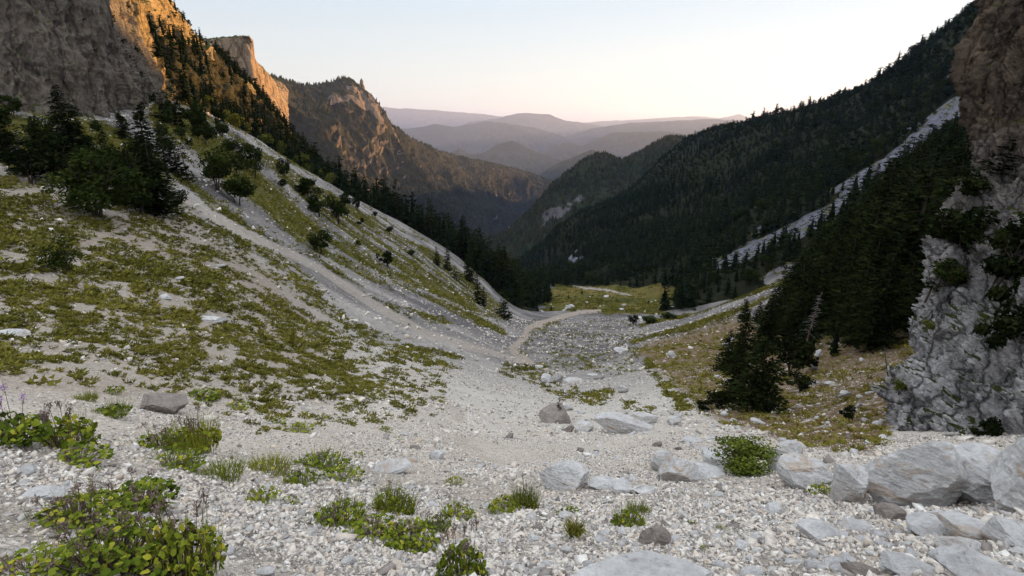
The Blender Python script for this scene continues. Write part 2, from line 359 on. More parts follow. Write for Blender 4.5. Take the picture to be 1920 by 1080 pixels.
gr = g.mix(g.math('MULTIPLY', g.attr('soil'), .7), gr, g.ramp(g.noise(p, 3.0, 6, .7), [(.3, (.05,.038,.016)), (.5, (.105,.078,.032)), (.7, (.19,.14,.06))]))
base = g.mix(g.mr(thr, .80, .90), base, gr)
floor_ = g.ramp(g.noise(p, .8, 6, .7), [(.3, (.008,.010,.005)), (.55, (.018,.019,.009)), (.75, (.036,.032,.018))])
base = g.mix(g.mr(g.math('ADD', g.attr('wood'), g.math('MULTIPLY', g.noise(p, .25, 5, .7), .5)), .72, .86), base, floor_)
base = g.mix(g.math('MULTIPLY', g.attr('near'), .62), base, g.mix(1.0, base, c4(.80,.73,.66), 'MULTIPLY'))
hgt_ = g.math('ADD', g.math('MINIMUM', g.math('MULTIPLY', crack, 1.4), .2), g.math('MULTIPLY', g.math('MINIMUM', crack2, .1), .5))
hgt_ = g.math('ADD', hgt_, g.math('MULTIPLY', g.noise(p, 2.5, 6, .7), .5))
g.bump(hgt_, .9, .16)
M_ground = g.done(base)
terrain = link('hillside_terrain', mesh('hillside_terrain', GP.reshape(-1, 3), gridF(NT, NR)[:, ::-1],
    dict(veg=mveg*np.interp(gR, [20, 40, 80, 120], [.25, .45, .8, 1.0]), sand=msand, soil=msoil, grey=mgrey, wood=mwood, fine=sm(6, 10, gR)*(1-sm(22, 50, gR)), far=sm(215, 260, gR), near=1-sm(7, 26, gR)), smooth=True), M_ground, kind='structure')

# ================================================================ LOFTED ROCK WALLS AND FAR RIDGES
def catmull(A, n):
    """resample rows of control points along axis 0 to n"""
    k = len(A); t = np.linspace(0, k-1, n); i = np.minimum(t.astype(int), k-2); u = (t-i)
    g_ = lambda j: A[np.clip(j, 0, k-1)]
    sh = (-1,)+(1,)*(A.ndim-1); u = u.reshape(sh)
    p0, p1, p2, p3 = g_(i-1), g_(i), g_(i+1), g_(i+2)
    return .5*(2*p1+(p2-p0)*u+(2*p0-5*p1+4*p2-p3)*u*u+(3*p1-p0-3*p2+p3)*u**3)
def lin(A, n):
    k = len(A); t = np.linspace(0, k-1, n); i = np.minimum(t.astype(int), k-2); u = (t-i).reshape((-1,)+(1,)*(A.ndim-1))
    return A[i]*(1-u)+A[i+1]*u
def normals(G):
    a = np.gradient(G, axis=0); b = np.gradient(G, axis=1); n = np.cross(a, b)
    return n/(np.linalg.norm(n, axis=-1, keepdims=True)+1e-9)
def loft(cols, n, m, f=catmull):
    A = np.array([[pt(*q) for q in c] for c in cols]); return np.swapaxes(f(np.swapaxes(f(A, n), 0, 1), m), 0, 1)
def rock_mat(name, pal, streak=(.35,.35,.06), sc=1.0, green=None, bump=.4, scale_b=.25, wood=False):
    k = Mt(name, .93, .12); p = k.pos(); ps = k.pos(streak)
    n1 = k.noise(ps, 1.1*sc, 8, .65, .6); n2 = k.noise(p, .9*sc, 8, .7); n3 = k.noise(p, 5*sc, 6, .7)
    c = k.ramp(n1, [(.28, pal[0]), (.45, pal[1]), (.62, pal[2]), (.8, pal[1])])
    c = k.mix(k.mr(n2, .4, .65), c, c4(*pal[3])); c = k.mix(.5, c, k.ramp(n3, [(.3, pal[0]), (.7, pal[2])]))
    cr = k.vor(k.n('Vector'+'Math', {0: ps, 1: n2}, operation='ADD').outputs[0], 1.3*sc, 'Distance', 'DISTANCE_TO_EDGE') if False else n3
    wv = k.n('VectorMath', {0: ps, 1: k.n('TexNoise', {'Vector': p, 'Scale': 1.2*sc, 'Detail': 4}).outputs['Color']}, operation='ADD').outputs[0]
    cr1 = k.vor(wv, 1.1*sc, 'Distance', 'DISTANCE_TO_EDGE'); cr2 = k.vor(wv, 4.0*sc, 'Distance', 'DISTANCE_TO_EDGE')
    c = k.mix(k.mr(cr1, 0, .07, .75, 0), c, c4(*[v*.5 for v in pal[0]])); c = k.mix(k.mr(cr2, 0, .10, .5, 0), c, c4(*[v*.7 for v in pal[0]]))
    if green is not None:
        nz = k.n('SeparateXYZ', {0: k.n('NewGeometry').outputs['Normal']}).outputs[2]
        gf = k.math('ADD', nz, k.math('MULTIPLY', k.noise(p, .5*sc, 6, .7), 1.2))
        c = k.mix(k.mr(gf, green, green+.15), c, k.ramp(n3, [(.3, (.025,.035,.010)), (.7, (.07,.075,.018))]))
    if wood: c = k.mix(k.mr(k.math('ADD', k.attr('wood'), k.math('MULTIPLY', n2, .6)), .75, .95), c, k.ramp(n3, [(.3, (.014,.013,.007)), (.7, (.045,.038,.016))]))
    h = k.math('ADD', k.math('MULTIPLY', k.math('MINIMUM', cr1, .15), 2.5), k.math('MULTIPLY', n1, .6)); h = k.math('ADD', h, k.math('MULTIPLY', k.noise(p, 2.2*sc, 10, .75), .8))
    k.bump(h, bump, scale_b/sc); return k.done(c)
# ---------------------------------------------------------------- left cliffs
def displ(G, fns):
    N = normals(G); 
    for f_ in fns: v_ = f_(G); G = G+N*(v_-v_.mean())[..., None]
    return G
def cliff_noise(s, amp, fx, fz, o=5, ridge=True):
    return lambda G: amp*fbm(G*[fx, fx, fz], o, s, .55, ridge)
# grey near wall: columns from left, rows from foot to top
A_cols = [
 [(-700,330,95),(-700,200,98),(-700,0,104),(-700,-260,112),(-700,-500,135)],
 [(-350,270,93),(-350,160,96),(-350,-20,101),(-350,-260,110),(-350,-480,135)],
 [(0,225,92),(0,150,95),(0,0,99),(0,-230,108),(0,-420,135)],
 [(60,232,94),(60,160,96),(60,0,100),(60,-220,108),(60,-400,138)],
 [(130,236,97),(130,170,98),(128,20,102),(125,-200,112),(125,-360,140)],
 [(195,240,100),(195,180,101),(180,60,106),(160,-120,117),(150,-300,145)],
 [(235,250,106),(228,200,108),(215,110,113),(190,-20,126),(185,-180,155)],
 [(262,262,120),(268,205,124),(262,130,130),(228,30,146),(205,-80,170)],
 [(305,238,132),(303,195,137),(284,138,144),(245,40,158),(215,-60,185)],
]
GA = loft(A_cols, 300, 300)
GA = displ(GA, [cliff_noise(1, 3.2, .09, .028), cliff_noise(2, 1.2, .35, .10, 4), cliff_noise(3, .45, 1.3, .5, 4)])
# golden wall running down valley: rows foot .. skyline .. back
B_cols = [
 [(200,262,128),(205,200,134),(205,110,146),(200,0,165),(190,-120,185),(190,-100,260)],
 [(250,250,134),(248,180,142),(240,80,156),(235,-30,176),(230,-110,195),(230,-90,270)],
 [(300,228,142),(290,170,152),(285,80,170),(290,0,190),(300,-50,206),(300,-40,280)],
 [(335,226,150),(325,180,160),(325,110,180),(330,40,204),(335,8,215),(330,12,290)],
 [(365,236,164),(360,190,174),(360,140,192),(362,85,215),(368,52,226),(364,56,300)],
 [(400,262,182),(400,215,190),(400,160,205),(402,110,226),(404,93,238),(398,99,310)],
 [(440,285,200),(440,250,206),(440,195,220),(442,150,238),(444,133,250),(436,142,320)],
 [(490,315,216),(490,280,222),(490,240,232),(492,205,246),(495,178,256),(486,190,330)],
 [(545,345,230),(545,315,236),(542,285,244),(543,260,254),(545,236,262),(534,250,335)],
 [(600,380,245),(600,355,250),(595,335,256),(597,315,262),(600,300,268),(590,312,340)],
 [(660,430,262),(660,410,266),(655,392,270),(656,375,274),(658,362,278),(650,374,350)],
]
GB = loft(B_cols, 420, 260)
def strata(amp, fz, s): return lambda G: amp*fbm(np.stack([G[..., 0]*.012, G[..., 1]*.012, G[..., 2]*fz+fbm(G*.03, 2, s+1)], -1), 3, s, .5, True)
_damp = 1-.85*sm(.50, .74, np.linspace(0, 1, GB.shape[1]))[None]
def damped(f_): return lambda G: f_(G)*_damp
GB = displ(GB, [damped(strata(1.1, .16, 15)), damped(cliff_noise(11, 6.5, .045, .018)), damped(cliff_noise(12, 2.2, .16, .06, 4)), cliff_noise(13, .9, .55, .25, 4), cliff_noise(14, .35, 1.6, .9, 3)])
M_cliffA = rock_mat('grey_limestone', [(.04,.033,.028),(.115,.095,.078),(.22,.185,.15),(.15,.11,.08)], (.5,.5,.07), .5, 1.25, .7, .6)
M_cliffB = rock_mat('warm_limestone', [(.05,.035,.02),(.20,.145,.075),(.42,.31,.165),(.32,.215,.095)], (.4,.4,.09), .35, 1.12, .7, .8, True)
link('limestone_cliff', mesh('limestone_cliff', GA.reshape(-1, 3), gridF(*GA.shape[:2]), smooth=True), M_cliffA,
     label='tall grey shaded limestone cliff rising at the upper left', cat='cliff')
bx_, by_, _d = proj(GB)
def wallwood(Q, x, y):
    j1, j2, j3 = fbm(Q/9, 3, 3)*18, fbm(Q/9, 3, 4)*18, fbm(Q/9, 3, 5)*12
    a = poly_soft(x+j1, y+j2, [(288,55),(330,75),(395,110),(425,150),(475,215),(520,262),(570,300),(600,340),(600,400),(400,270),(350,190),(310,130)], 5)
    return np.maximum(a, .95*poly_in(x+j3, y, [(400,88),(440,130),(500,200),(550,250),(600,300),(680,370),(680,430),(590,345),(540,275),(500,232),(450,178),(410,130)]))
link('limestone_cliff', mesh('golden_cliff', GB.reshape(-1, 3), gridF(*GB.shape[:2]), dict(wood=wallwood(GB, bx_, by_)), smooth=True), M_cliffB,
     label='sunlit golden limestone cliff stepping down behind the wooded spur', cat='cliff')
# flat-topped sunlit butte: several rows, with a back
D_cols = [
 [(340,170,900),(345,140,905),(350,110,930),(352,80,960),(355,74,1010),(350,90,1200)],
 [(385,190,900),(388,150,905),(390,118,925),(391,84,935),(393,75,975),(390,90,1200)],
 [(420,200,895),(420,165,900),(422,130,915),(424,84,925),(425,73,960),(425,90,1200)],
 [(445,205,890),(446,175,895),(447,140,905),(449,80,912),(451,70,945),(450,88,1200)],
 [(462,210,890),(463,178,895),(463,143,902),(464,78,910),(465,70,940),(466,88,1200)],
 [(474,212,895),(475,180,900),(475,145,905),(472,88,915),(471,78,945),(473,90,1200)],
 [(482,215,905),(484,182,915),(483,147,925),(476,121,940),(474,112,990),(475,118,1200)],
 [(494,215,930),(495,190,945),(494,150,960),(490,134,990),(486,124,1040),(484,130,1220)],
 [(515,220,980),(515,200,1000),(512,175,1030),(506,152,1060),(500,142,1120),(496,150,1280)],
 [(545,240,1050),(545,225,1080),(542,200,1110),(538,168,1150),(532,158,1200),(525,170,1350)],
]
GD = loft(D_cols, 260, 220)
GD = displ(GD, [cliff_noise(21, 9, .022, .006), cliff_noise(22, 3, .08, .02, 4)])
M_cliffD = rock_mat('butte_limestone', [(.09,.06,.04),(.24,.165,.10),(.40,.29,.19),(.30,.20,.12)], (.6,.6,.10), .09, 1.15, .6, 3)
link('rock_butte', mesh('rock_butte', GD.reshape(-1, 3), gridF(*GD.shape[:2]), smooth=True), M_cliffD,
     label='flat topped sunlit rock butte above the left ridge', cat='butte')

# ---------------------------------------------------------------- far wooded ridges
def forest_mat(name, cols, sc, rockf=None, rock=(.3,.26,.22)):
    k = Mt(name, 1, .05); p = k.pos(); c = k.ramp(k.noise(p, sc, 6, .7), [(.3, cols[0]), (.5, cols[1]), (.72, cols[2])])
    c = k.mix(.5, c, k.ramp(k.noise(p, sc*9, 3, .7), [(.35, cols[0]), (.65, cols[2])]))
    if rockf is not None:
        nz = k.n('SeparateXYZ', {0: k.n('NewGeometry').outputs['Normal']}).outputs[2]
        f_ = k.math('ADD', nz, k.math('MULTIPLY', k.math('SUBTRACT', k.noise(p, sc*1.3, 7, .75), .5), 1.0))
        f_ = k.math('SUBTRACT', f_, k.math('MULTIPLY', k.attr('crag'), .62))
        c = k.mix(k.mr(f_, rockf, rockf-.08), c, k.ramp(k.noise(p, sc*6, 6, .7), [(.3, tuple(v*.45 for v in rock)), (.7, rock)]))
    k.bump(k.noise(p, sc*14, 4, .8), .6, .4/sc*.12); return k.done(c)
E_cols = [  # left ridge: foot .. skyline .. back
 [(330,330,1100),(330,300,1150),(340,260,1250),(350,200,1350),(360,150,1450),(360,190,1700)],
 [(430,380,1100),(430,330,1180),(430,270,1280),(430,210,1380),(440,160,1480),(440,190,1750)],
 [(520,430,1080),(510,360,1180),(505,290,1300),(505,215,1420),(505,150,1520),(505,185,1800)],
 [(580,470,1080),(570,380,1200),(562,300,1350),(558,225,1480),(560,160,1600),(562,190,1850)],
 [(640,500,1080),(625,410,1220),(610,320,1400),(602,230,1540),(600,165,1680),(602,195,1900)],
 [(690,520,1080),(665,440,1230),(645,340,1420),(632,235,1560),(628,158,1720),(630,195,1950)],
 [(730,530,1100),(700,455,1250),(672,350,1450),(655,240,1600),(650,153,1740),(652,195,2000)],
 [(770,540,1120),(735,465,1280),(700,365,1480),(680,260,1640),(672,166,1760),(676,205,2000)],
 [(800,550,1150),(765,470,1320),(730,375,1520),(706,275,1680),(698,186,1780),(704,225,2050)],
 [(820,550,1180),(795,475,1360),(755,385,1560),(728,295,1720),(716,222,1820),(722,250,2050)],
 [(845,560,1250),(820,480,1420),(785,395,1640),(756,315,1800),(742,243,1900),(748,265,2100)],
 [(880,560,1350),(850,490,1520),(815,410,1760),(790,335,1950),(775,263,2050),(785,290,2300)],
 [(920,560,1500),(890,500,1700),(860,425,1950),(840,350,2200),(825,284,2350),(835,310,2650)],
 [(970,560,1650),(935,505,1850),(905,440,2150),(890,370,2450),(880,299,2650),(890,330,2950)],
 [(1010,560,1800),(980,510,2000),(950,455,2350),(945,395,2700),(940,312,2950),(950,340,3300)],
 [(1050,560,1950),(1030,520,2200),(1010,470,2600),(1010,415,2950),(1008,331,3250),(1015,360,3600)],
 [(1100,570,2200),(1090,530,2500),(1075,480,2850),(1080,425,3200),(1075,362,3500),(1080,390,3900)],
 [(1200,580,2500),(1190,540,2800),(1180,490,3150),(1170,440,3500),(1160,410,3800),(1160,430,4200)],
]
GE = loft(E_cols, 520, 300)
def e_amp(G):
    j = np.linspace(0, 1, G.shape[1])[None]; edge = np.sin(np.clip(j*1.25, 0, 1)*math.pi)**.6
    return edge
_e = e_amp(GE); NE = normals(GE)
GE = GE+NE*(_e*(fbm(GE*[.0035,.0035,.0016], 5, 41, .5, True)*75+fbm(GE*[.012,.012,.004], 4, 42, .5, True)*22))[..., None]
GE = GE+NE*(fbm(GE*.035, 4, 43)*7)[..., None]
M_ridgeE = forest_mat('wooded_ridge', [(.006,.008,.007),(.015,.017,.013),(.034,.030,.022)], .012, .02, (.16,.125,.105))
ex, ey, _d = proj(GE); wE = fbm(GE*.02, 3, 8)*9
cragE = poly_soft(ex+wE, ey+wE, [(605,165),(650,150),(700,178),(722,225),(715,232),(690,205),(650,192),(612,190)], 3)+.25*poly_soft(ex+wE, ey+wE, [(740,330),(760,300),(790,420),(800,470),(780,460)], 4)+.45*poly_soft(ex+wE, ey+wE, [(890,375),(915,372),(935,392),(905,392)], 3)
link('left_ridge_terrain', mesh('left_ridge', GE.reshape(-1, 3), gridF(*GE.shape[:2]), dict(crag=cragE), smooth=True), M_ridgeE, kind='structure')
# rock pinnacle on the ridge
base_ = pt(681, 198, 1745); top_h = 47*np.linalg.norm(base_)/FPX
u_, a_2 = np.meshgrid(np.linspace(0, 1, 60), np.linspace(0, 2*math.pi, 49), indexing='ij')
rad_ = np.interp(u_, [0, .25, .5, .75, .92, 1], [22, 14, 9.5, 6.5, 4, 0])
GPN = np.stack([rad_*np.cos(a_2), rad_*np.sin(a_2), u_*top_h-3], -1)
GPN[:, -1] = GPN[:, 0]; GPN[..., :2] *= (1+.35*fbm(GPN*.12+9, 4, 3))[..., None]; GPN[:, -1] = GPN[:, 0]
crag_cols = [
 [(600,196,1690),(602,186,1700),(604,178,1715),(606,170,1735),(606,176,1800)],
 [(628,212,1690),(627,192,1700),(626,172,1712),(628,157,1735),(630,165,1800)],
 [(650,214,1700),(650,190,1712),(650,168,1724),(651,150,1745),(652,160,1810)],
 [(668,218,1706),(668,196,1718),(668,178,1730),(668,160,1750),(670,170,1815)],
 [(688,232,1712),(689,210,1724),(690,192,1738),(688,173,1760),(690,184,1825)],
 [(706,250,1722),(708,228,1736),(706,208,1750),(702,188,1775),(706,198,1840)],
 [(724,268,1740),(724,250,1756),(722,236,1772),(717,215,1800),(722,226,1865)],
 [(748,290,1790),(748,276,1806),(746,262,1822),(742,246,1850),(746,254,1900)]]
GC = loft(crag_cols, 200, 120)
GC = displ(GC, [cliff_noise(81, 13, .020, .007), cliff_noise(82, 5, .075, .03, 4)])
M_crag = rock_mat('crag_limestone', [(.05,.04,.035),(.14,.11,.095),(.25,.20,.165),(.18,.13,.105)], (.6,.6,.12), .07, .95, .6, 3)
link('rock_crag', mesh('rock_crag', GC.reshape(-1, 3), gridF(*GC.shape[:2]), smooth=True), M_crag, label='jagged rock crag on the left ridge just below the slender pinnacle', cat='crag')
pin = link('rock_pinnacle', mesh('rock_pinnacle', GPN.reshape(-1, 3), gridF(60, 49)[:, ::-1]), M_cliffD, label='slender rock pinnacle standing on the crest of the left ridge', cat='rock pinnacle', loc=base_)
F_cols = [  # green spur on the right, its nub at (1130,290)
 [(880,540,900),(890,510,980),(900,490,1100),(905,470,1300),(905,455,1400),(900,480,1700)],
 [(930,560,880),(940,520,960),(945,490,1080),(948,460,1220),(950,440,1320),(950,465,1600)],
 [(980,570,860),(985,520,950),(990,480,1060),(992,430,1200),(992,402,1300),(992,430,1600)],
 [(1030,580,840),(1035,520,940),(1038,460,1060),(1040,390,1200),(1040,350,1300),(1040,390,1600)],
 [(1080,580,830),(1082,520,930),(1085,450,1060),(1086,365,1220),(1088,310,1320),(1088,350,1600)],
 [(1130,580,830),(1130,520,930),(1130,440,1080),(1130,350,1240),(1130,291,1340),(1130,330,1650)],
 [(1165,570,860),(1165,500,960),(1165,430,1100),(1165,355,1260),(1163,303,1360),(1163,340,1700)],
 [(1200,570,870),(1200,480,980),(1200,410,1120),(1200,340,1280),(1200,288,1380),(1200,320,1720)],
 [(1250,560,880),(1250,450,1000),(1250,380,1140),(1250,310,1300),(1250,262,1400),(1250,300,1720)],
 [(1320,540,900),(1320,420,1020),(1320,350,1160),(1320,290,1300),(1320,262,1380),(1320,300,1720)],
 [(1400,520,900),(1400,400,1020),(1400,330,1160),(1400,280,1280),(1400,268,1360),(1400,290,1720)],
 [(1500,500,900),(1500,400,1020),(1500,330,1160),(1500,280,1280),(1500,268,1360),(1500,290,1720)],
]
GF = loft(F_cols, 360, 240)
_e = e_amp(GF); NF = normals(GF)
GF = GF+NF*(_e*(fbm(GF*[.006,.006,.004], 5, 51, .5, True)*26))[..., None]+NF*(fbm(GF*.05, 4, 53)*3.5)[..., None]
M_ridgeF = forest_mat('wooded_spur', [(.008,.012,.008),(.018,.026,.014),(.040,.046,.022)], .016, -.1, (.12,.11,.115))
fx, fy, _d = proj(GF); wF = fbm(GF*.03, 3, 8)*9
cragF = poly_soft(fx+wF, fy+wF, [(1010,430),(1018,400),(1045,385),(1075,378),(1100,362),(1092,385),(1062,402),(1030,418)], 3)*1.6
link('right_spur_terrain', mesh('right_spur', GF.reshape(-1, 3), gridF(*GF.shape[:2]), dict(crag=cragF), smooth=True), M_ridgeF, kind='structure')

# ---------------------------------------------------------------- far ranges
def far_range(name, sky_pts, r, seed, rough=1.0, depth=.22, mat=None):
    xs = np.array([s[0] for s in sky_pts], float); ys = np.array([s[1] for s in sky_pts], float)
    n, m = 300, 60; X = np.linspace(xs[0], xs[-1], n); Y = np.interp(X, xs, ys)
    kern = np.hanning(9); kern /= kern.sum(); Y = np.convolve(np.pad(Y, 4, 'edge'), kern, 'valid')
    top = pt(X, Y, np.full(n, r)); d = top.copy(); d[:, 2] = 0; d /= np.linalg.norm(d, axis=1)[:, None]
    base = -750.0; rows = []
    for t in np.linspace(0, 1, m):
        u = abs(t-.5)*2; H = top[:, 2]-base; z = base+H*(1-u)**(1.15)
        P = top+d*((t-.5)*2*r*depth*.9)[None] if False else top+d*((t-.5)*2*r*depth); P[:, 2] = z; rows.append(P)
    G = np.swapaxes(np.array(rows), 0, 1); u = np.abs(np.linspace(-1, 1, m))[None]
    k = 1/(r*.055)
    G[..., 2] += (fbm(G*[k, k, 0], 5, seed, .5, True)*r*.016*np.sin(np.clip(u*1.6, 0, 1)*math.pi/2)+fbm(G*[k*6, k*6, 0], 4, seed+3)*r*.0012*rough)
    return link(name, mesh(name, G.reshape(-1, 3), gridF(n, m), smooth=True), mat, kind='structure')
M_far = forest_mat('far_hills', [(.012,.014,.012),(.024,.026,.020),(.055,.05,.038)], .004)
far_range('distant_hill', [(930,400),(985,345),(1040,306),(1075,292),(1110,277),(1140,291),(1170,302),(1240,330),(1350,380)], 4300, 61, 1, .22, M_far)
far_range('distant_hill', [(790,330),(835,290),(862,276),(884,287),(905,286),(935,268),(960,261),(1000,280),(1050,298),(1120,330),(1200,360)], 6500, 62, 1, .18, M_far)
far_range('distant_hill', [(940,320),(1000,294),(1030,276),(1065,265),(1090,272),(1110,262),(1150,247),(1200,246),(1250,244),(1350,262),(1500,300)], 8500, 63, 1, .18, M_far)
far_range('distant_range', [(660,300),(720,246),(760,240),(790,238),(815,230),(850,237),(880,232),(912,226),(960,232),(1010,240),(1060,256),(1120,275)], 12500, 64, 1, .16, M_far)
far_range('distant_range', [(1000,270),(1060,256),(1110,240),(1180,229),(1240,227),(1320,222),(1400,224),(1480,240),(1600,270)], 13500, 65, 1, .16, M_far)
far_range('distant_range', [(840,250),(880,228),(930,222),(960,214),(985,210),(1030,213),(1060,225),(1110,232),(1200,250)], 18500, 66, .8, .14, M_far)
far_range('distant_range', [(560,210),(660,196),(715,199),(745,203),(760,202),(800,205),(850,209),(900,213),(960,220),(1100,232)], 26000, 67, .8, .12, M_far)
far_range('distant_range', [(1050,232),(1200,223),(1270,219),(1310,217),(1345,221),(1370,217),(1384,212),(1400,219),(1440,224),(1600,226),(1900,240)], 27000, 68, .8, .12, M_far)
far_range('shading_ridge', [(1180,330),(1260,275),(1330,262),(1400,243),(1480,232),(1570,215),(1700,190),(1900,172),(2300,150)], 3700, 69, 1, .2, M_far)  # unseen ridge added to shade the lower slopes of the left ridge
# valley floor sheet to the horizon
_s = 60000
vf = mesh('valley_floor', [(-_s,-_s,-751),(_s,-_s,-751),(_s,_s,-751),(-_s,_s,-751)], [(0,1,2,3)])
link('valley_ground', vf, M_far, kind='structure')
# ================================================================ NEAR RIGHT CLIFF
_py = [None, 740, 660, 590, 500, 400, 320, 230, 120, 0, -140, -320, -560]
def rc_col(foot, pxs, rs): return [foot]+[(x, y, r) for x, y, r in zip(pxs, _py[1:], rs)]
R_cols = [
 rc_col((1900,780,46), [1905,1910,1915,1925,1940,1950,1940,1935,1950,1975,2010,2060], [46,46,46,47,48,49,50,52,54,56,60,66]),
 rc_col((1730,790,28), [1745,1770,1790,1820,1845,1880,1870,1870,1890,1915,1950,2000], [29,30,31,32,33,35,36,38,40,43,47,54]),
 rc_col((1648,812,18), [1672,1704,1728,1760,1788,1826,1800,1803,1830,1862,1905,1970], [19.5,21,22.5,24,26,28,29,31,33,36,40,47]),
 rc_col((1690,828,16), [1695,1730,1758,1786,1815,1845,1830,1835,1860,1890,1930,1990], [17.5,19.5,21.5,23,25,27,28.5,30.5,32.5,35,39,46]),
 rc_col((1760,846,15), [1765,1775,1800,1825,1850,1872,1862,1868,1890,1915,1950,2010], [16.5,18.6,20.6,22.8,24.5,27,27.8,30,32,34.5,38.5,45]),
 rc_col((1840,862,14), [1845,1850,1860,1872,1885,1905,1900,1905,1920,1940,1975,2035], [15.6,17.5,19.5,21.8,24,26,27,29.2,31.5,34,38,45]),
 rc_col((1920,880,13), [1925,1930,1935,1940,1945,1955,1955,1958,1970,1985,2010,2070], [14.8,16.8,18.6,21,23,25.5,26.5,28.5,31,34,38,45]),
 rc_col((2060,900,12), [2060,2060,2060,2060,2060,2060,2060,2065,2070,2080,2100,2140], [13.8,15.8,17.5,20,22.5,24.5,26,28,31,34,38,45]),
 rc_col((2350,930,11), [2350,2350,2350,2350,2350,2350,2350,2350,2350,2350,2350,2380], [12.8,14.8,17,19.5,22,24,26,28,31,34,38,45]),
]
_g = [[(x+((14+(24 if y <= 240 else 0)+(14 if y <= 10 else 0)) if k < 7 else 0), y, r) for (x, y, r) in c] for k, c in enumerate(R_cols)]
GR_ = loft(_g, 420, 520)
def knob(G, sc, amp, s, o=4): return amp*(np.abs(fbm(G*sc, o, s, .5))**.8-.25)
GR_ = displ(GR_, [lambda G: 1.5*fbm(G*[.22,.22,.07], 4, 71, .5, True), lambda G: knob(G, np.array([.55,.55,.35]), 1.5, 72, 4)*(1-.9*sm(-6, -3, G[..., 2])), lambda G: .95*fbm(G*[.9,.9,.12], 4, 76, .5, True)*sm(-6, -2, G[..., 2]),
                  lambda G: -1.15*np.abs(fbm(G*[1.7,1.7,1.1], 4, 73))*(1-.8*sm(-5, -2, G[..., 2])), lambda G: .16*fbm(G*5.5, 3, 74, .6, True)])
k = Mt('pale_knobbly_limestone', .93, .04); p = k.pos(); ps = k.pos((.8,.8,.28))
n1 = k.noise(ps, 1.0, 8, .65, .6); n2 = k.noise(p, .8, 8, .7); n3 = k.noise(p, 4.5, 8, .75); n4 = k.noise(p, 11, 5, .7)
pal = k.ramp(n1, [(.3, (.14,.125,.125)), (.45, (.46,.43,.42)), (.6, (.68,.64,.64)), (.8, (.54,.49,.46))])
pal = k.mix(.55, pal, k.ramp(n3, [(.36, (.10,.095,.095)), (.5, (.52,.495,.50)), (.65, (.78,.75,.76))]))
n1b = k.noise(k.pos((1.1,1.1,.10)), 1.0, 8, .65, .5)
brn = k.ramp(n1b, [(.3, (.035,.028,.026)), (.5, (.11,.08,.06)), (.65, (.25,.175,.12)), (.8, (.09,.07,.06))])
brn = k.mix(.5, brn, k.ramp(n3, [(.36, (.025,.02,.018)), (.62, (.16,.12,.09))]))
zz = k.n('SeparateXYZ', {0: p}).outputs[2]
cr_ = k.vor(k.n('VectorMath', {0: ps, 1: k.n('TexNoise', {'Vector': p, 'Scale': 1.0, 'Detail': 5}).outputs['Color']}, operation='ADD').outputs[0], 1.5, 'Distance', 'DISTANCE_TO_EDGE')
cr2_ = k.vor(k.n('VectorMath', {0: p, 1: k.n('TexNoise', {'Vector': p, 'Scale': 2.0, 'Detail': 5}).outputs['Color']}, operation='ADD').outputs[0], 3.2, 'Distance', 'DISTANCE_TO_EDGE')
pal = k.mix(k.mr(cr_, 0, .09, .9, 0), pal, c4(.03,.028,.028)); pal = k.mix(k.mr(cr2_, 0, .08, .55, 0), pal, c4(.06,.055,.055))
brn = k.mix(k.mr(cr_, 0, .07, .8, 0), brn, c4(.015,.012,.01))
c = k.mix(k.mr(k.math('ADD', zz, k.math('MULTIPLY', n2, 3.6)), -4.6, 1.6), pal, brn)
nz = k.n('SeparateXYZ', {0: k.n('NewGeometry').outputs['Normal']}).outputs[2]
c = k.mix(k.mr(k.math('ADD', nz, k.math('MULTIPLY', n2, 1.2)), 1.40, 1.50), c, k.ramp(n3, [(.3, (.025,.035,.010)), (.7, (.07,.075,.018))]))
k.bump(k.math('ADD', k.math('ADD', k.math('MULTIPLY', k.math('MINIMUM', cr_, .2), 2.0), k.math('MULTIPLY', n3, .8)), k.math('ADD', n1b, k.math('MULTIPLY', n4, .3))), 1.0, .3); M_cliffR = k.done(c)
link('rock_cliff', mesh('near_cliff', GR_.reshape(-1, 3), gridF(*GR_.shape[:2]), smooth=True), M_cliffR,
     label='near limestone rock face with pale knobbly foot and brown top at the right edge', cat='cliff')

# ================================================================ BOULDERS
def ico(sub):
    t = (1+5**.5)/2
    V = [(-1,t,0),(1,t,0),(-1,-t,0),(1,-t,0),(0,-1,t),(0,1,t),(0,-1,-t),(0,1,-t),(t,0,-1),(t,0,1),(-t,0,-1),(-t,0,1)]
    F = [(0,11,5),(0,5,1),(0,1,7),(0,7,10),(0,10,11),(1,5,9),(5,11,4),(11,10,2),(10,7,6),(7,1,8),(3,9,4),(3,4,2),(3,2,6),(3,6,8),(3,8,9),(4,9,5),(2,4,11),(6,2,10),(8,6,7),(9,8,1)]
    V = [np.array(v)/np.linalg.norm(v) for v in V]
    for _ in range(sub):
        c = {}; N = []
        def mp(a, b):
            k = (min(a, b), max(a, b))
            if k not in c: v = V[a]+V[b]; V.append(v/np.linalg.norm(v)); c[k] = len(V)-1
            return c[k]
        for a, b, d in F:
            x, y, z = mp(a, b), mp(b, d), mp(d, a); N += [(a,x,z),(b,y,x),(d,z,y),(x,y,z)]
        F = N
    return np.array(V), np.array(F)
ICO = {k: ico(k) for k in (0, 1, 2, 3, 4, 5)}
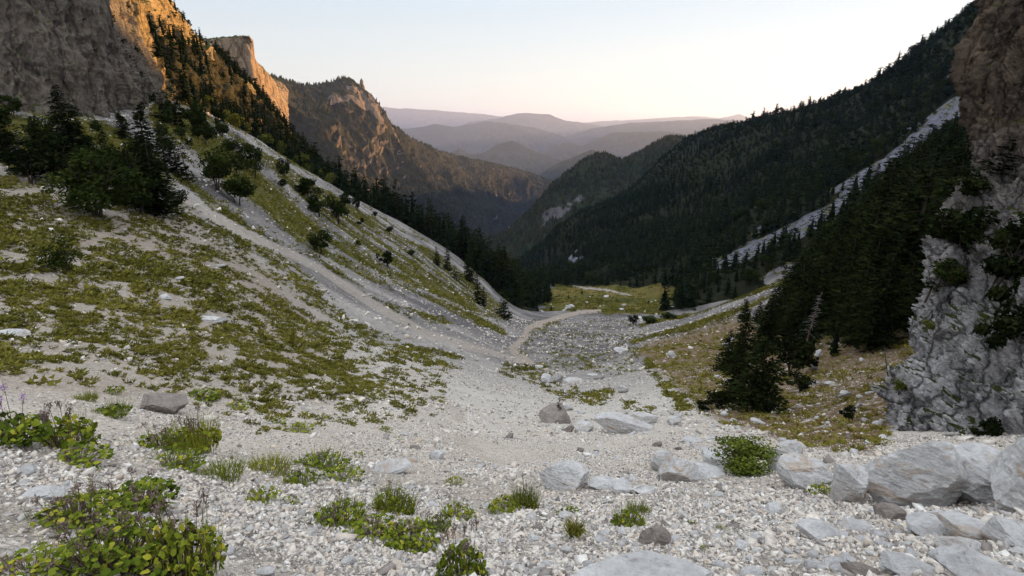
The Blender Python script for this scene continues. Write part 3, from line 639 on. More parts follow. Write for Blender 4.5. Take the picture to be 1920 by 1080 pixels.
def boulder(seed, sub=4, flat=1.0, cuts=14, rough=.05):
    rng = np.random.default_rng(seed); V, F = ICO[sub]; V = V.copy()
    for k in range(cuts):
        n = rng.normal(size=3); n[2] *= flat; n /= np.linalg.norm(n); d = rng.uniform(.50, .86)
        s = V@n-d; V -= np.maximum(s, 0)[:, None]*n*.97
    V /= np.abs(V).max(0)
    u = V/np.linalg.norm(V, axis=1)[:, None]
    V = V+u*(fbm(V*1.6+seed, 3, seed)*rough*1.8+fbm(V*[3,3,7]+seed, 4, seed+5, .6, True)*rough+fbm(V*9+seed, 3, seed+9)*rough*.35)[:, None]
    return V, F
k_ = Mt('pale_boulder_rock', .93, .15); p = k_.pos(obj=True); pw = k_.pos()
oi = k_.n('ObjectInfo').outputs['Random']
n1 = k_.noise(pw, 2.2, 8, .7, .4); n2 = k_.noise(pw, 12, 8, .75); n3 = k_.noise(k_.pos((1, 1, 5)), 1.4, 6, .7, .8)
c = k_.ramp(n1, [(.3, (.30,.285,.28)), (.5, (.50,.48,.47)), (.7, (.68,.65,.63))])
c = k_.mix(.45, c, k_.ramp(n2, [(.3, (.17,.16,.155)), (.5, (.46,.445,.44)), (.7, (.74,.72,.70))]))
c = k_.mix(k_.mr(n3, .54, .68), c, c4(.36,.26,.18))
c = k_.mix(k_.mr(n3, .38, .28), c, c4(.18,.165,.16))
c = k_.mix(k_.mr(k_.noise(pw, 28, 6, .8), .34, .46, .45, 0), c, c4(.24,.225,.22))
k_.bump(k_.math('ADD', k_.math('MULTIPLY', n2, .8), k_.math('ADD', n1, k_.math('ADD', n3, k_.math('MULTIPLY', k_.noise(pw, 30, 6, .8), .12)))), .75, .09); M_boulder = k_.done(c)
k_ = Mt('brown_boulder_rock', .93, .15); pw = k_.pos(); n1 = k_.noise(pw, 3, 8, .7, .4); n2 = k_.noise(pw, 14, 8, .75)
c = k_.mix(.5, k_.ramp(n1, [(.3, (.15,.12,.10)), (.6, (.34,.29,.25)), (.8, (.5,.46,.42))]), k_.ramp(n2, [(.3, (.10,.08,.07)), (.7, (.46,.40,.36))]))
k_.bump(k_.math('ADD', n2, n1), .8, .12); M_brown = k_.done(c)
BM = {}
def bmesh_(kind, v):
    if (kind, v) not in BM:
        sub, flat, rough = {'big': (5, 1, .050), 'mid': (5, 1, .050), 'slab': (4, 1.0, .05), 'small': (2, 1, .06)}[kind]
        V, F = boulder(100+v*7+len(kind), sub, flat, 16 if kind != 'small' else 9, rough)
        BM[(kind, v)] = mesh('boulder', V, F, smooth=(kind != 'small'))
        if kind != 'small': BM[(kind, v)].set_sharp_from_angle(angle=math.radians(28)) if hasattr(BM[(kind, v)], 'set_sharp_from_angle') else None
    return BM[(kind, v)]
def put_boulder(px, py, w, h, label, kind='mid', v=0, yaw=0, tilt=(0, 0), mat=None, depth=.8, sink=.28, group=None, name='boulder', cat='boulder'):
    if px > 1480 and py > 860 and w > 45: f_ = .80 if kind == 'big' else .88; h *= f_; px += (1-f_)*.1*w; w *= f_; py += 5
    P = hit(px, py)
    if P is None: return None
    d = np.linalg.norm(P); s = d/FPX; W, H = w*s/2, h*s
    me = bmesh_(kind, v); o = link(name, me, None, None, label, cat, group)
    if not me.materials: me.materials.append(M_boulder)
    o.material_slots[0].link = 'OBJECT'; o.material_slots[0].material = mat or M_boulder
    # width faces the viewer, body sits partly in the scree
    dep_a = -P[2]/d; H = max((h-w*depth*dep_a*(.38 if kind == 'big' or w > 60 and kind == 'mid' else .6))/math.sqrt(1-dep_a**2), h*.45)*s
    hz_ = H/(2-2*sink); hz_ = max(hz_, W*.10)
    dirv = P[:2]/np.linalg.norm(P[:2]); c_ = P[:2]+dirv*W*depth*.55
    z = float(hgt(c_[0], c_[1]))
    zb = min(P[2], z)
    o.location = (c_[0], c_[1], P[2]+hz_*(1-2*sink)*.95 if False else (P[2]*.6+z*.4)+hz_*(1-2*sink))
    o.scale = (W, W*depth, hz_); o.rotation_euler = (math.radians(tilt[0]), math.radians(tilt[1]), -math.atan2(P[0], P[1])+math.radians(yaw))
    return o
BIG = [
 (1700,945,170,138,'largest grey boulder with a pointed left flank at the foot of the right cliff','big',3,15,(0,6),None,.8),
 (1590,938,66,84,'upright pale boulder leaning on the left side of the largest boulder','mid',1,40,(0,-8),None,.9),
 (1822,938,150,100,'low pale boulder just right of the largest boulder','big',2,10,(0,10),None,.9),
 (1905,955,110,120,'dark based boulder cut by the right edge of the photo','mid',3,80,(0,-6),None,.9),
 (1510,908,108,66,'pale triangular boulder between the green bush and the boulder pile','mid',4,20,(0,14),None,.8),
 (1462,882,70,54,'warm grey boulder half hidden behind the green bush','mid',5,60,(0,0),None,.8),
 (1350,880,72,34,'low rounded rock at the left foot of the green bush','mid',6,0,(0,0),None,.9),
 (1322,898,84,26,'flat white slab in front of the green bush','slab',7,10,(0,5),None,.8),
 (1840,1098,190,60,'wide smooth white slab at the bottom right corner','big',5,-10,(4,4),None,.6),
 (1195,1118,250,22,'flat white slab cut by the bottom edge','slab',1,5,(0,0),None,.6),
 (1060,918,96,50,'blue grey layered boulder right of the yellow green tuft','mid',8,20,(0,10),None,.9),
 (1128,918,58,30,'small pale rock right beside the layered boulder','mid',9,50,(0,0),None,.9),
 (1166,926,44,26,'tilted light stone right of the layered boulder pair','mid',1,70,(0,-14),None,.8),
 (1238,882,46,42,'leaning white slab with a sharp edge on the right scree','slab',2,30,(0,-30),None,.8),
 (1268,902,72,52,'blue tinted split slab in front of the leaning white slab','slab',3,25,(0,-22),None,.9),
 (1045,794,70,32,'brown grey boulder carrying a small pine','mid',2,0,(0,0),'b',1.0),
 (1067,810,22,16,'small brown rock just right below the pine boulder','mid',3,30,(0,0),'b',.9),
 (1098,810,38,28,'white and tan rock at the left end of the long slab','mid',4,10,(0,0),None,.9),
 (1165,812,118,40,'long pale slab sloping down to the right in mid valley','slab',5,0,(0,18),None,.35),
 (1210,794,44,28,'grey rock behind the long pale slab','mid',6,20,(0,0),None,.9),
 (1262,797,26,22,'blue grey rock right of the long pale slab','mid',7,60,(0,0),None,.9),
 (1165,780,26,14,'low rock behind the middle of the long slab','mid',8,0,(0,0),None,.9),
 (1066,770,18,14,'pointed little rock behind the pine boulder','mid',9,0,(0,0),None,.8),
 (1090,776,16,8,'small flat rock behind and right of the pine boulder','mid',1,0,(0,0),None,.8),
 (1026,718,26,20,'grey boulder heading the mid valley rock cluster','mid',2,50,(0,0),None,.9),
 (1044,716,26,22,'tallest boulder in the mid valley rock cluster','mid',3,10,(0,0),None,.9),
 (1075,718,40,14,'flat slab at the right of the mid valley rock cluster','slab',4,0,(0,8),None,.8),
 (1010,690,18,8,'low rock above the mid valley rock cluster','mid',5,0,(0,0),None,.8),
 (1112,705,24,6,'thin flat slab right of the mid valley cluster','slab',6,0,(0,0),None,.6),
 (1167,736,22,18,'lone conical boulder right of the mid valley cluster','mid',6,0,(0,0),None,.9),
 (1166,660,30,12,'flat pale rock at the edge of the brown slope','slab',7,0,(0,10),None,.7),
 (1150,650,16,8,'dark little rock above the flat pale rock','mid',4,0,(0,0),'b',.9),
 (1259,672,16,16,'leaning grey rock on the brown slope','slab',2,0,(0,-35),None,.8),
 (308,775,68,42,'grey brown wedge boulder on the left scree','mid',7,0,(0,14),'b',.9),
 (292,770,40,16,'small tan rock tucked under the wedge boulder','mid',5,0,(0,0),'b',.9),
 (82,938,62,26,'purple grey flat rock left of the big leafy plants','slab',3,10,(0,6),None,.8),
 (48,890,34,16,'slanting grey slab beside the left leafy plant','slab',6,0,(0,-12),None,.9),
 (398,606,50,16,'pale flat outcrop in the middle of the grassy slope','slab',1,0,(0,14),None,.7),
 (312,562,22,10,'white rock above the grassy slope outcrop','mid',2,0,(0,0),None,.8),
 (22,632,48,14,'pale slab at the left edge above the path','slab',4,0,(0,8),None,.7),
 (335,526,18,8,'small pale rock high on the grassy slope','mid',5,0,(0,0),None,.8),
 (412,502,18,8,'blue grey rock beside the bare scree tongue','mid',6,0,(0,0),None,.8),
 (32,497,18,9,'dark stone left of the small twisted shrub','mid',7,0,(0,0),'b',.9),
 (820,862,30,20,'grey rock on the open scree near the centre','mid',8,0,(0,0),None,.9),
 (768,866,30,12,'lilac grey flat stone left of the central grey rock','slab',2,0,(0,0),None,.8),
 (778,843,22,12,'dark pointed stone above the lilac stone','mid',9,0,(0,10),'b',.8),
 (735,888,70,26,'pale broken rock patch above the yellow leafy clump','slab',5,0,(0,0),None,.8),
 (1088,848,14,10,'small dark stone on the scree below the long slab','mid',1,0,(0,0),'b',.8),
 (1232,838,18,12,'brown stone right of the scree below the long slab','mid',3,0,(0,0),'b',.8),
 (1300,830,36,14,'flat grey stone at the left border of the brown slope','slab',7,0,(0,0),None,.8),
 (1420,795,26,12,'grey stone below the conifer cluster','mid',6,0,(0,0),None,.8),
 (1520,905,50,18,'low stone in front of the triangular boulder','slab',1,0,(0,0),None,.9),
 (1455,966,34,22,'rounded grey stone below the triangular boulder','mid',2,0,(0,0),None,.9),
 (1535,1006,90,34,'white flattish rock half buried below the boulder pile','slab',3,0,(0,0),None,.9),
 (1600,992,60,26,'blue grey rock beside the half buried white rock','mid',5,20,(0,0),None,.9),
 (1665,975,44,30,'rust stained small block under the largest boulder','mid',8,0,(0,0),'b',.9),
 (1622,925,36,36,'brown block against the foot of the largest boulder','mid',9,20,(0,0),'b',.9),
 (1750,1000,80,30,'pale stone right below the largest boulder','mid',4,0,(0,0),None,.9),
 (1830,1012,100,40,'grey rock above the bottom right slab','mid',6,30,(0,0),None,.9),
 (1790,1030,60,34,'second grey rock above the bottom right slab','mid',3,10,(0,0),None,.9),
 (1895,1020,80,40,'sunken rock at the right edge above the corner slab','mid',1,10,(0,0),None,.9),
 (1690,1075,80,38,'dark edged rock left of the corner slab','mid',7,10,(0,0),None,.9),
 (1610,1078,60,30,'tan topped rock at the bottom left of the corner slab','mid',8,10,(0,0),'b',.9),
 (1560,1060,46,22,'long low stone at the bottom right third','slab',4,30,(0,0),None,.9),
 (1225,1020,54,40,'dark tilted slab stone near the bottom centre','slab',2,30,(0,28),'b',.8),
 (1210,925,44,16,'pale flat stone in the centre right scree','slab',6,0,(0,0),None,.8),
 (935,962,34,16,'pale stone under the round yellow green tuft','mid',9,0,(0,0),None,.8),
 (1060,972,30,16,'cream stone beside the small leafy tuft','mid',5,0,(0,8),None,.8),
 (1068,580,18,11,'largest grey boulder on the green meadow','mid',3,0,(0,0),None,.9),
 (1138,558,12,6,'pale boulder near the far path on the meadow','mid',4,0,(0,0),None,.9),
 (1171,575,13,6,'brownish boulder on the yellow part of the meadow','mid',2,0,(0,0),'b',.9),
 (1165,582,9,5,'smaller boulder in front of the brownish meadow boulder','mid',1,0,(0,0),None,.9),
 (1101,568,7,4,'tiny pale boulder in the middle of the meadow','mid',6,0,(0,0),None,.9),
 (1200,598,16,7,'grey boulder beside the dark meadow bush','mid',7,0,(0,0),None,.9),
 (1362,648,16,8,'pale slab among grass on the brown slope','slab',1,0,(0,-10),None,.9),
 (1372,640,12,9,'upright stone left of the conifer cluster','mid',8,0,(0,0),None,.9),
 (1535,672,14,16,'white pointed rock under the dark forest','mid',2,0,(0,0),None,.9),
 (1527,722,16,10,'pale rock by the fallen trunk','mid',3,0,(0,0),None,.9),
 (1555,722,18,9,'pale rock pair on the brown slope right of the fallen trunk','mid',5,0,(0,0),None,.9),
]
for px, py, w_, h_, lab, kd, v, yaw, tilt, mt, dep in BIG:
    _o = put_boulder(px, py, w_, h_, lab, kd, v, yaw, tilt, M_brown if mt == 'b' else M_boulder, dep)
    if 'carrying' in lab: PINE_ROCK = _o
# loose rocks one can still tell apart
rng = np.random.default_rng(5)
def rz(n, box, smin, smax, label, group, kind='small'):
    for i in range(n):
        px, py = rng.uniform(box[0], box[2]), rng.uniform(box[1], box[3]); s = rng.uniform(smin, smax)*(.6+.8*(py-box[1])/(box[3]-box[1]))
        P = hit(px, py)
        if P is None: continue
        o = link('rock', bmesh_(kind, int(rng.integers(0, 8))), M_boulder, None, label, 'rock', group)
        s *= np.linalg.norm(P)/FPX/2; o.location = (P[0], P[1], P[2]+s*.22)
        o.scale = (s*rng.uniform(.8, 1.5), s*rng.uniform(.7, 1.1), s*rng.uniform(.4, .8))
        o.rotation_euler = (rng.uniform(-.4, .4), rng.uniform(-.4, .4), rng.uniform(0, 6.28))
rz(90, (1400,940,1920,1080), 8, 24, 'angular pale rock lying loose among others at the lower right', 'loose rocks at the lower right')
rz(60, (760,860,1420,1080), 8, 22, 'angular pale rock lying loose on the front scree', 'loose rocks on the front scree')
rz(30, (0,880,700,1080), 8, 24, 'angular pale rock lying between the leafy plants', 'loose rocks between the plants')
rz(50, (1000,740,1400,880), 5, 12, 'small rock strewn around the long pale slab', 'rocks strewn in mid valley')
rz(46, (1320,640,1680,850), 5, 14, 'small rock strewn over the brown slope', 'rocks on the brown slope')
rz(30, (1000,550,1290,600), 2.5, 5.5, 'small boulder scattered on the meadow', 'boulders on the meadow')

# ================================================================ GRAVEL (uncountable)
k_ = Mt('gravel_stones', .95, .12); r_ = k_.attr('rnd'); pw = k_.pos()
c = k_.ramp(r_, [(0, (.16,.14,.125)), (.13, (.34,.30,.275)), (.27, (.47,.45,.44)), (.45, (.60,.535,.47)), (.70, (.78,.72,.65)), (.86, (.60,.49,.39)), (1, (.86,.83,.79))])
c = k_.mix(k_.mr(k_.noise(pw, 30, 5, .7), .35, .7), k_.mix(1.0, c, c4(.70,.68,.67), 'MULTIPLY'), c)
k_.bump(k_.noise(pw, 60, 4, .7), .5, .01); M_gravel = k_.done(c)
def small_stone(seed):
    V, F = ICO[1]; rg = np.random.default_rng(seed); V = V.copy()
    for k in range(7):
        n = rg.normal(size=3); n /= np.linalg.norm(n); s = V@n-rg.uniform(.22, .6); V -= np.maximum(s, 0)[:, None]*n
    V /= np.abs(V).max(); return V, F
def shard(seed):
    rg = np.random.default_rng(seed); V = np.array([(x, y, z) for x in (-1, 1) for y in (-1, 1) for z in (-1, 1)], float)*[1, rg.uniform(.5, .95), rg.uniform(.35, .8)]
    V = V*rg.uniform(.45, 1.05, (8, 3))+rg.normal(0, .08, (8, 3)); F = np.array([(0,1,3),(0,3,2),(4,6,7),(4,7,5),(0,4,5),(0,5,1),(2,3,7),(2,7,6),(0,2,6),(0,6,4),(1,5,7),(1,7,3)])
    return V/np.abs(V).max(), F
STO = [small_stone(i) if i < 2 else shard(40+i) for i in range(8)]+[shard(i) for i in range(8)]
def sample_polar(rng, n, r0, r1, th0=-50, th1=50):
    th = np.radians(rng.uniform(th0, th1, n)); r = np.sqrt(rng.uniform(r0*r0, r1*r1, n))
    x, y = r*np.sin(th), r*np.cos(th); return x, y, hgt(x, y), r
mb = MB(); rng = np.random.default_rng(11)
for (n, r0, r1, s0, s1, hi) in [(62000,2.0,6.5,.006,.026,1),(1500,2.2,9,.026,.055,1),(90000,6.5,16,.008,.027,0),(700,9,24,.05,.12,1),(60000,16,45,.018,.07,0),(30000,45,170,.07,.26,0)]:
    x, y, z, r = sample_polar(rng, n, r0, r1); P = np.stack([x, y, z], -1); vg, sd_, so, gy, wd = masks(P)
    pat = sm(.15, .75, fbm(P/2.2, 4, 90)*.75+.5)
    keep = (rng.random(n) < (1-.92*vg)*(1-.72*sd_)*(1-.6*so)*(.22+1.0*pat)); P = P[keep]; n = len(P)
    s = s0*(s1/s0)**(rng.random(n)**1.9)*(.7+.5*pat[keep])
    for v in range(8):
        q = np.arange(n) % 8 == v; tV, tF = STO[v+(0 if hi else 8)]; m = q.sum()
        t1, t2 = rng.normal(0, .42, m), rng.normal(0, .42, m); z0_ = np.zeros(m); o0_ = np.ones(m)
        Rx = np.stack([np.stack([o0_, z0_, z0_], -1), np.stack([z0_, np.cos(t1), -np.sin(t1)], -1), np.stack([z0_, np.sin(t1), np.cos(t1)], -1)], -2)
        Ry = np.stack([np.stack([np.cos(t2), z0_, np.sin(t2)], -1), np.stack([z0_, o0_, z0_], -1), np.stack([-np.sin(t2), z0_, np.cos(t2)], -1)], -2)
        M = Rx@Ry@rotz(rng.random(m)*6.28)*(rng.uniform(.6, 1.35, (m, 1, 3))*[1.15, .9, .8]); M = M*(s[q])[:, None, None]
        a = rng.random(m)
        V, F, A = scatter_merge(tV, tF, M, P[q]+[0, 0, 1]*(s[q]*.22)[:, None], a); mb.add(V, F, A)
link('gravel', mb.mesh('gravel'), M_gravel, kind='stuff', label='loose angular limestone gravel covering the valley scree', cat='gravel')
# ================================================================ VEGETATION
def fol_mat(name, cols, spec_=.0):
    k = Mt(name, .9, spec_); r_ = k.attr('rnd'); oi_ = k.n('ObjectInfo').outputs['Random']
    f_ = k.math('ADD', k.math('MULTIPLY', r_, .75), k.math('MULTIPLY', oi_, .25))
    c = k.ramp(f_, [(i/(len(cols)-1), c_) for i, c_ in enumerate(cols)]); return k.done(c)
M_con = fol_mat('conifer_needles', [(.003,.005,.002),(.010,.014,.005),(.024,.029,.009)])
M_conf = fol_mat('far_conifer_needles', [(.005,.008,.004),(.012,.018,.007),(.028,.033,.012)])
M_leaf = fol_mat('tree_leaves', [(.008,.012,.004),(.020,.029,.007),(.044,.054,.012)])
M_leaffar = fol_mat('distant_leaves', [(.005,.008,.003),(.014,.020,.007),(.032,.040,.012)])
M_leafy = fol_mat('yellow_green_leaves', [(.04,.05,.010),(.09,.10,.018),(.16,.15,.03)])
M_grass = fol_mat('grass_tufts', [(.046,.046,.011),(.105,.098,.020),(.185,.165,.032),(.28,.21,.07)])
M_herb = fol_mat('butterbur_leaves', [(.026,.042,.007),(.090,.120,.014),(.20,.21,.024),(.38,.31,.04)])
M_seed = fol_mat('withered_flowers', [(.07,.05,.04),(.17,.12,.10),(.33,.25,.23)])
M_purple = fol_mat('purple_flowers', [(.20,.10,.22),(.38,.22,.42),(.55,.40,.60)])
M_bark = Mt('dark_bark', .95, .1); M_bark = M_bark.done(M_bark.ramp(M_bark.noise(M_bark.pos(), 14, 6, .7), [(.3, (.022,.016,.012)), (.7, (.07,.052,.040))]))
M_redbark = Mt('reddish_bark', .95, .1); M_redbark = M_redbark.done(M_redbark.ramp(M_redbark.noise(M_redbark.pos(), 9, 6, .7), [(.3, (.06,.035,.026)), (.7, (.16,.09,.065))]))
M_dead = Mt('bleached_wood', .9, .1); M_dead = M_dead.done(M_dead.ramp(M_dead.noise(M_dead.pos((1,1,.2)), 18, 6, .7), [(.3, (.16,.15,.15)), (.7, (.40,.39,.40))]))
def tube(pts, rad, sides=6):
    """tapered tube along points"""
    pts = np.array(pts, float); n = len(pts); rad = np.interp(np.linspace(0, 1, n), np.linspace(0, 1, len(rad)), rad)
    T = np.gradient(pts, axis=0); T /= np.linalg.norm(T, axis=1)[:, None]+1e-9
    ref = np.where(np.abs(T[:, 2:3]) > .9, [[1., 0, 0]], [[0, 0, 1.]]); U = np.cross(T, ref); U /= np.linalg.norm(U, axis=1)[:, None]; W = np.cross(T, U)
    a = np.arange(sides)/sides*2*math.pi
    V = pts[:, None]+rad[:, None, None]*(np.cos(a)[None, :, None]*U[:, None]+np.sin(a)[None, :, None]*W[:, None]); V = V.reshape(-1, 3)
    F = []
    for i in range(n-1):
        for j in range(sides):
            b = (j+1) % sides; p0, p1, p2, p3 = i*sides+j, i*sides+b, (i+1)*sides+b, (i+1)*sides+j; F += [(p0, p1, p2), (p0, p2, p3)]
    return V, np.array(F)
def tris(c, d, w_):
    """triangles: base centre c, tip vector d, half-width vector w"""
    V = np.stack([c-w_, c+w_, c+d], 1).reshape(-1, 3); return V, np.arange(len(V)).reshape(-1, 3)
def unit(v): return v/(np.linalg.norm(v, axis=-1, keepdims=True)+1e-9)
def conifer_crown(seed, R=.22, lev=26, br=9, seg=14, s=.034, base=.06, gap=0, lean=0):
    """unit-height crown: drooping boughs of needle sprays"""
    rg = np.random.default_rng(seed); Cs, Ds, Ws, A = [], [], [], []
    prof = rg.uniform(.75, 1.2, lev)
    for i in range(lev):
        t = base+(1-base)*(i+rg.random()*.6)/lev; L0 = R*(1-t)**.72*prof[i]*(1 if t > base+.1 else .8)
        for b in range(max(3, int(br*(1-t*.45)))):
            if rg.random() < gap: continue
            a = rg.random()*6.283; L = L0*rg.uniform(.55, 1.15)+.012; up_ = rg.uniform(-.25, .25)
            n = max(2, int(seg*(L/R)**.8)); u = (np.arange(n)+rg.random(n))/n
            dirv = np.array([math.cos(a), math.sin(a), 0.]); side = np.array([-math.sin(a), math.cos(a), 0.])
            pos = dirv*(u*L)[:, None]; pos[:, 2] = t+up_*u*L-.35*L*u*u+rg.normal(0, .006, n)
            pos += side*(rg.normal(0, .22, n)*L*(1-u*.6))[:, None]
            dd = unit(dirv+side*rg.normal(0, .7, (n, 1))+np.array([0, 0, 1])*rg.normal(.05, .35, (n, 1)))
            ww = unit(np.cross(dd, np.array([0, 0, 1])+rg.normal(0, .6, (n, 3))))
            sz = s*rg.uniform(.6, 1.3, (n, 1))*(1.15-.4*t)
            Cs.append(pos); Ds.append(dd*sz*1.5); Ws.append(ww*sz*.45); A.append(np.clip(rg.normal(.25+.5*rg.random(), .15, n)+.25*u, 0, 1))
    V, F = tris(np.vstack(Cs), np.vstack(Ds), np.vstack(Ws)); return V, F, np.concatenate(A)
def cone_low(seed, R=.2, k=5, lev=3):
    """light tree for the distant woods: ragged stacked skirts"""
    rg = np.random.default_rng(seed); V, F = [], []
    for i in range(lev):
        z0 = .05+.85*i/lev; z1 = min(1, z0+.95/lev*1.5); r = R*(1-z0)*rg.uniform(.85, 1.15)+.01; b = len(V)
        for j in range(k): a = (j+rg.random()*.5)/k*6.283; q = r*rg.uniform(.75, 1.25); V.append((q*math.cos(a), q*math.sin(a), z0+rg.uniform(-.04, .04)))
        V.append((0, 0, z1))
        for j in range(k): F.append((b+j, b+(j+1) % k, b+k))
    return np.array(V), np.array(F)
def blob_crown(seed, n=900, lobes=9, s=.05, flat=.85, zc=.50):
    """unit-height broadleaf crown: leaf clumps spread through several lobes"""
    rg = np.random.default_rng(seed); Cs, A = [], []
    for l in range(lobes):
        c = rg.normal(0, 1, 3); c = c/np.linalg.norm(c)*rg.uniform(.1, .33); c[2] = c[2]*1.05+zc; r = rg.uniform(.10, .24)
        m = n//lobes; q = unit(rg.normal(size=(m, 3)))*(rg.random((m, 1))**.35)*r; q[:, 2] *= flat
        Cs.append(q+c); A.append(np.clip(rg.normal(.2+.6*rg.random(), .14, m)+q[:, 2]/r*.15, 0, 1))
    P = np.vstack(Cs); m = len(P); d = unit(rg.normal(size=(m, 3))+[0, 0, .3]); w_ = unit(np.cross(d, rg.normal(size=(m, 3))))
    sz = s*rg.uniform(.5, 1.3, (m, 1)); V, F = tris(P, d*sz, w_*sz*.5); return V, F, np.concatenate(A)
def mk(name, vfa, mat): V, F, A = vfa; me = mesh(name, V, F, fattrs={'rnd': A}); me.materials.append(mat); return me
def trunk_mesh(kind, seed=0):
    rg = np.random.default_rng(seed); m = MB()
    if kind == 'conifer':
        z = np.linspace(-.05, .97, 8); P = np.stack([rg.normal(0, .003, 8), rg.normal(0, .003, 8), z], -1); m.add(*tube(P, [.020, .014, .008, .003], 7))
        for i in range(16):
            t = rg.uniform(.1, .8); a = rg.random()*6.28; L = .18*(1-t)**.7; m.add(*tube([(0, 0, t), (L*math.cos(a), L*math.sin(a), t-.02)], [.004, .001], 3))
    else:
        for i in range(5 if kind == 'bush' else 3):
            a = rg.random()*6.28; q = rg.uniform(.05, .2); P = [(q*.15*math.cos(a), q*.15*math.sin(a), -.06), (q*.5*math.cos(a), q*.5*math.sin(a), .2), (q*1.2*math.cos(a), q*1.2*math.sin(a), .45), (q*1.9*math.cos(a), q*1.9*math.sin(a), .72)]
            m.add(*tube(P, [.018, .013, .008, .004] if kind != 'bush' else [.016, .010, .006, .003], 6))
            for k in range(3):
                b = rg.random()*6.28; p0 = np.array(P[2]); m.add(*tube([p0, p0+[.14*math.cos(b), .14*math.sin(b), .14]], [.010, .003], 4))
    me = m.mesh('trunk'); me.materials.append(M_bark); return me
NV = 4
CN = {'near': [mk('crown', conifer_crown(10+i, .20+.03*i, 34, 11, 20, .026, .05), M_con) for i in range(NV)],
      'mid': [mk('crown', conifer_crown(20+i, .17+.02*i, 20, 7, 7, .050, .06), M_con) for i in range(NV)],
      'slim': [mk('crown', conifer_crown(30+i, .13, 26, 7, 8, .036, .04), M_con) for i in range(2)],
      'pine': [mk('crown', conifer_crown(40+i, .26, 11, 9, 16, .040, .22, .25), M_con) for i in range(2)]}
BL = {'near': [mk('crown', blob_crown(50+i, 5200, 16, .036), M_leaf) for i in range(3)],
      'mid': [mk('crown', blob_crown(60+i, 1500, 11, .062), M_leaf) for i in range(NV)],
      'dark': [mk('crown', blob_crown(70+i, 1500, 9, .060), M_con) for i in range(2)],
      'yellow': [mk('crown', blob_crown(80+i, 1100, 9, .070), M_leafy) for i in range(2)]}
TR = {k: [trunk_mesh(k, i) for i in range(2)] for k in ('conifer', 'tree', 'bush')}
vrng = np.random.default_rng(99)
def put_tree(P, H, wr, crown, trunk, name, label, cat, group=None, lean=(0, 0)):
    root = bpy.data.objects.new(name, None); C.collection.objects.link(root); root.empty_display_size = .2
    root.location = (P[0], P[1], P[2]-.02*H); root.scale = (H*wr, H*wr, H); root.rotation_euler = (lean[0], lean[1], vrng.random()*6.28)
    tag(root, label, cat, group)
    for nm, me in (('trunk', trunk), ('crown', crown)):
        o = bpy.data.objects.new(nm, me); C.collection.objects.link(o); o.parent = root
    return root
def pick(L): return L[int(vrng.integers(0, len(L)))]
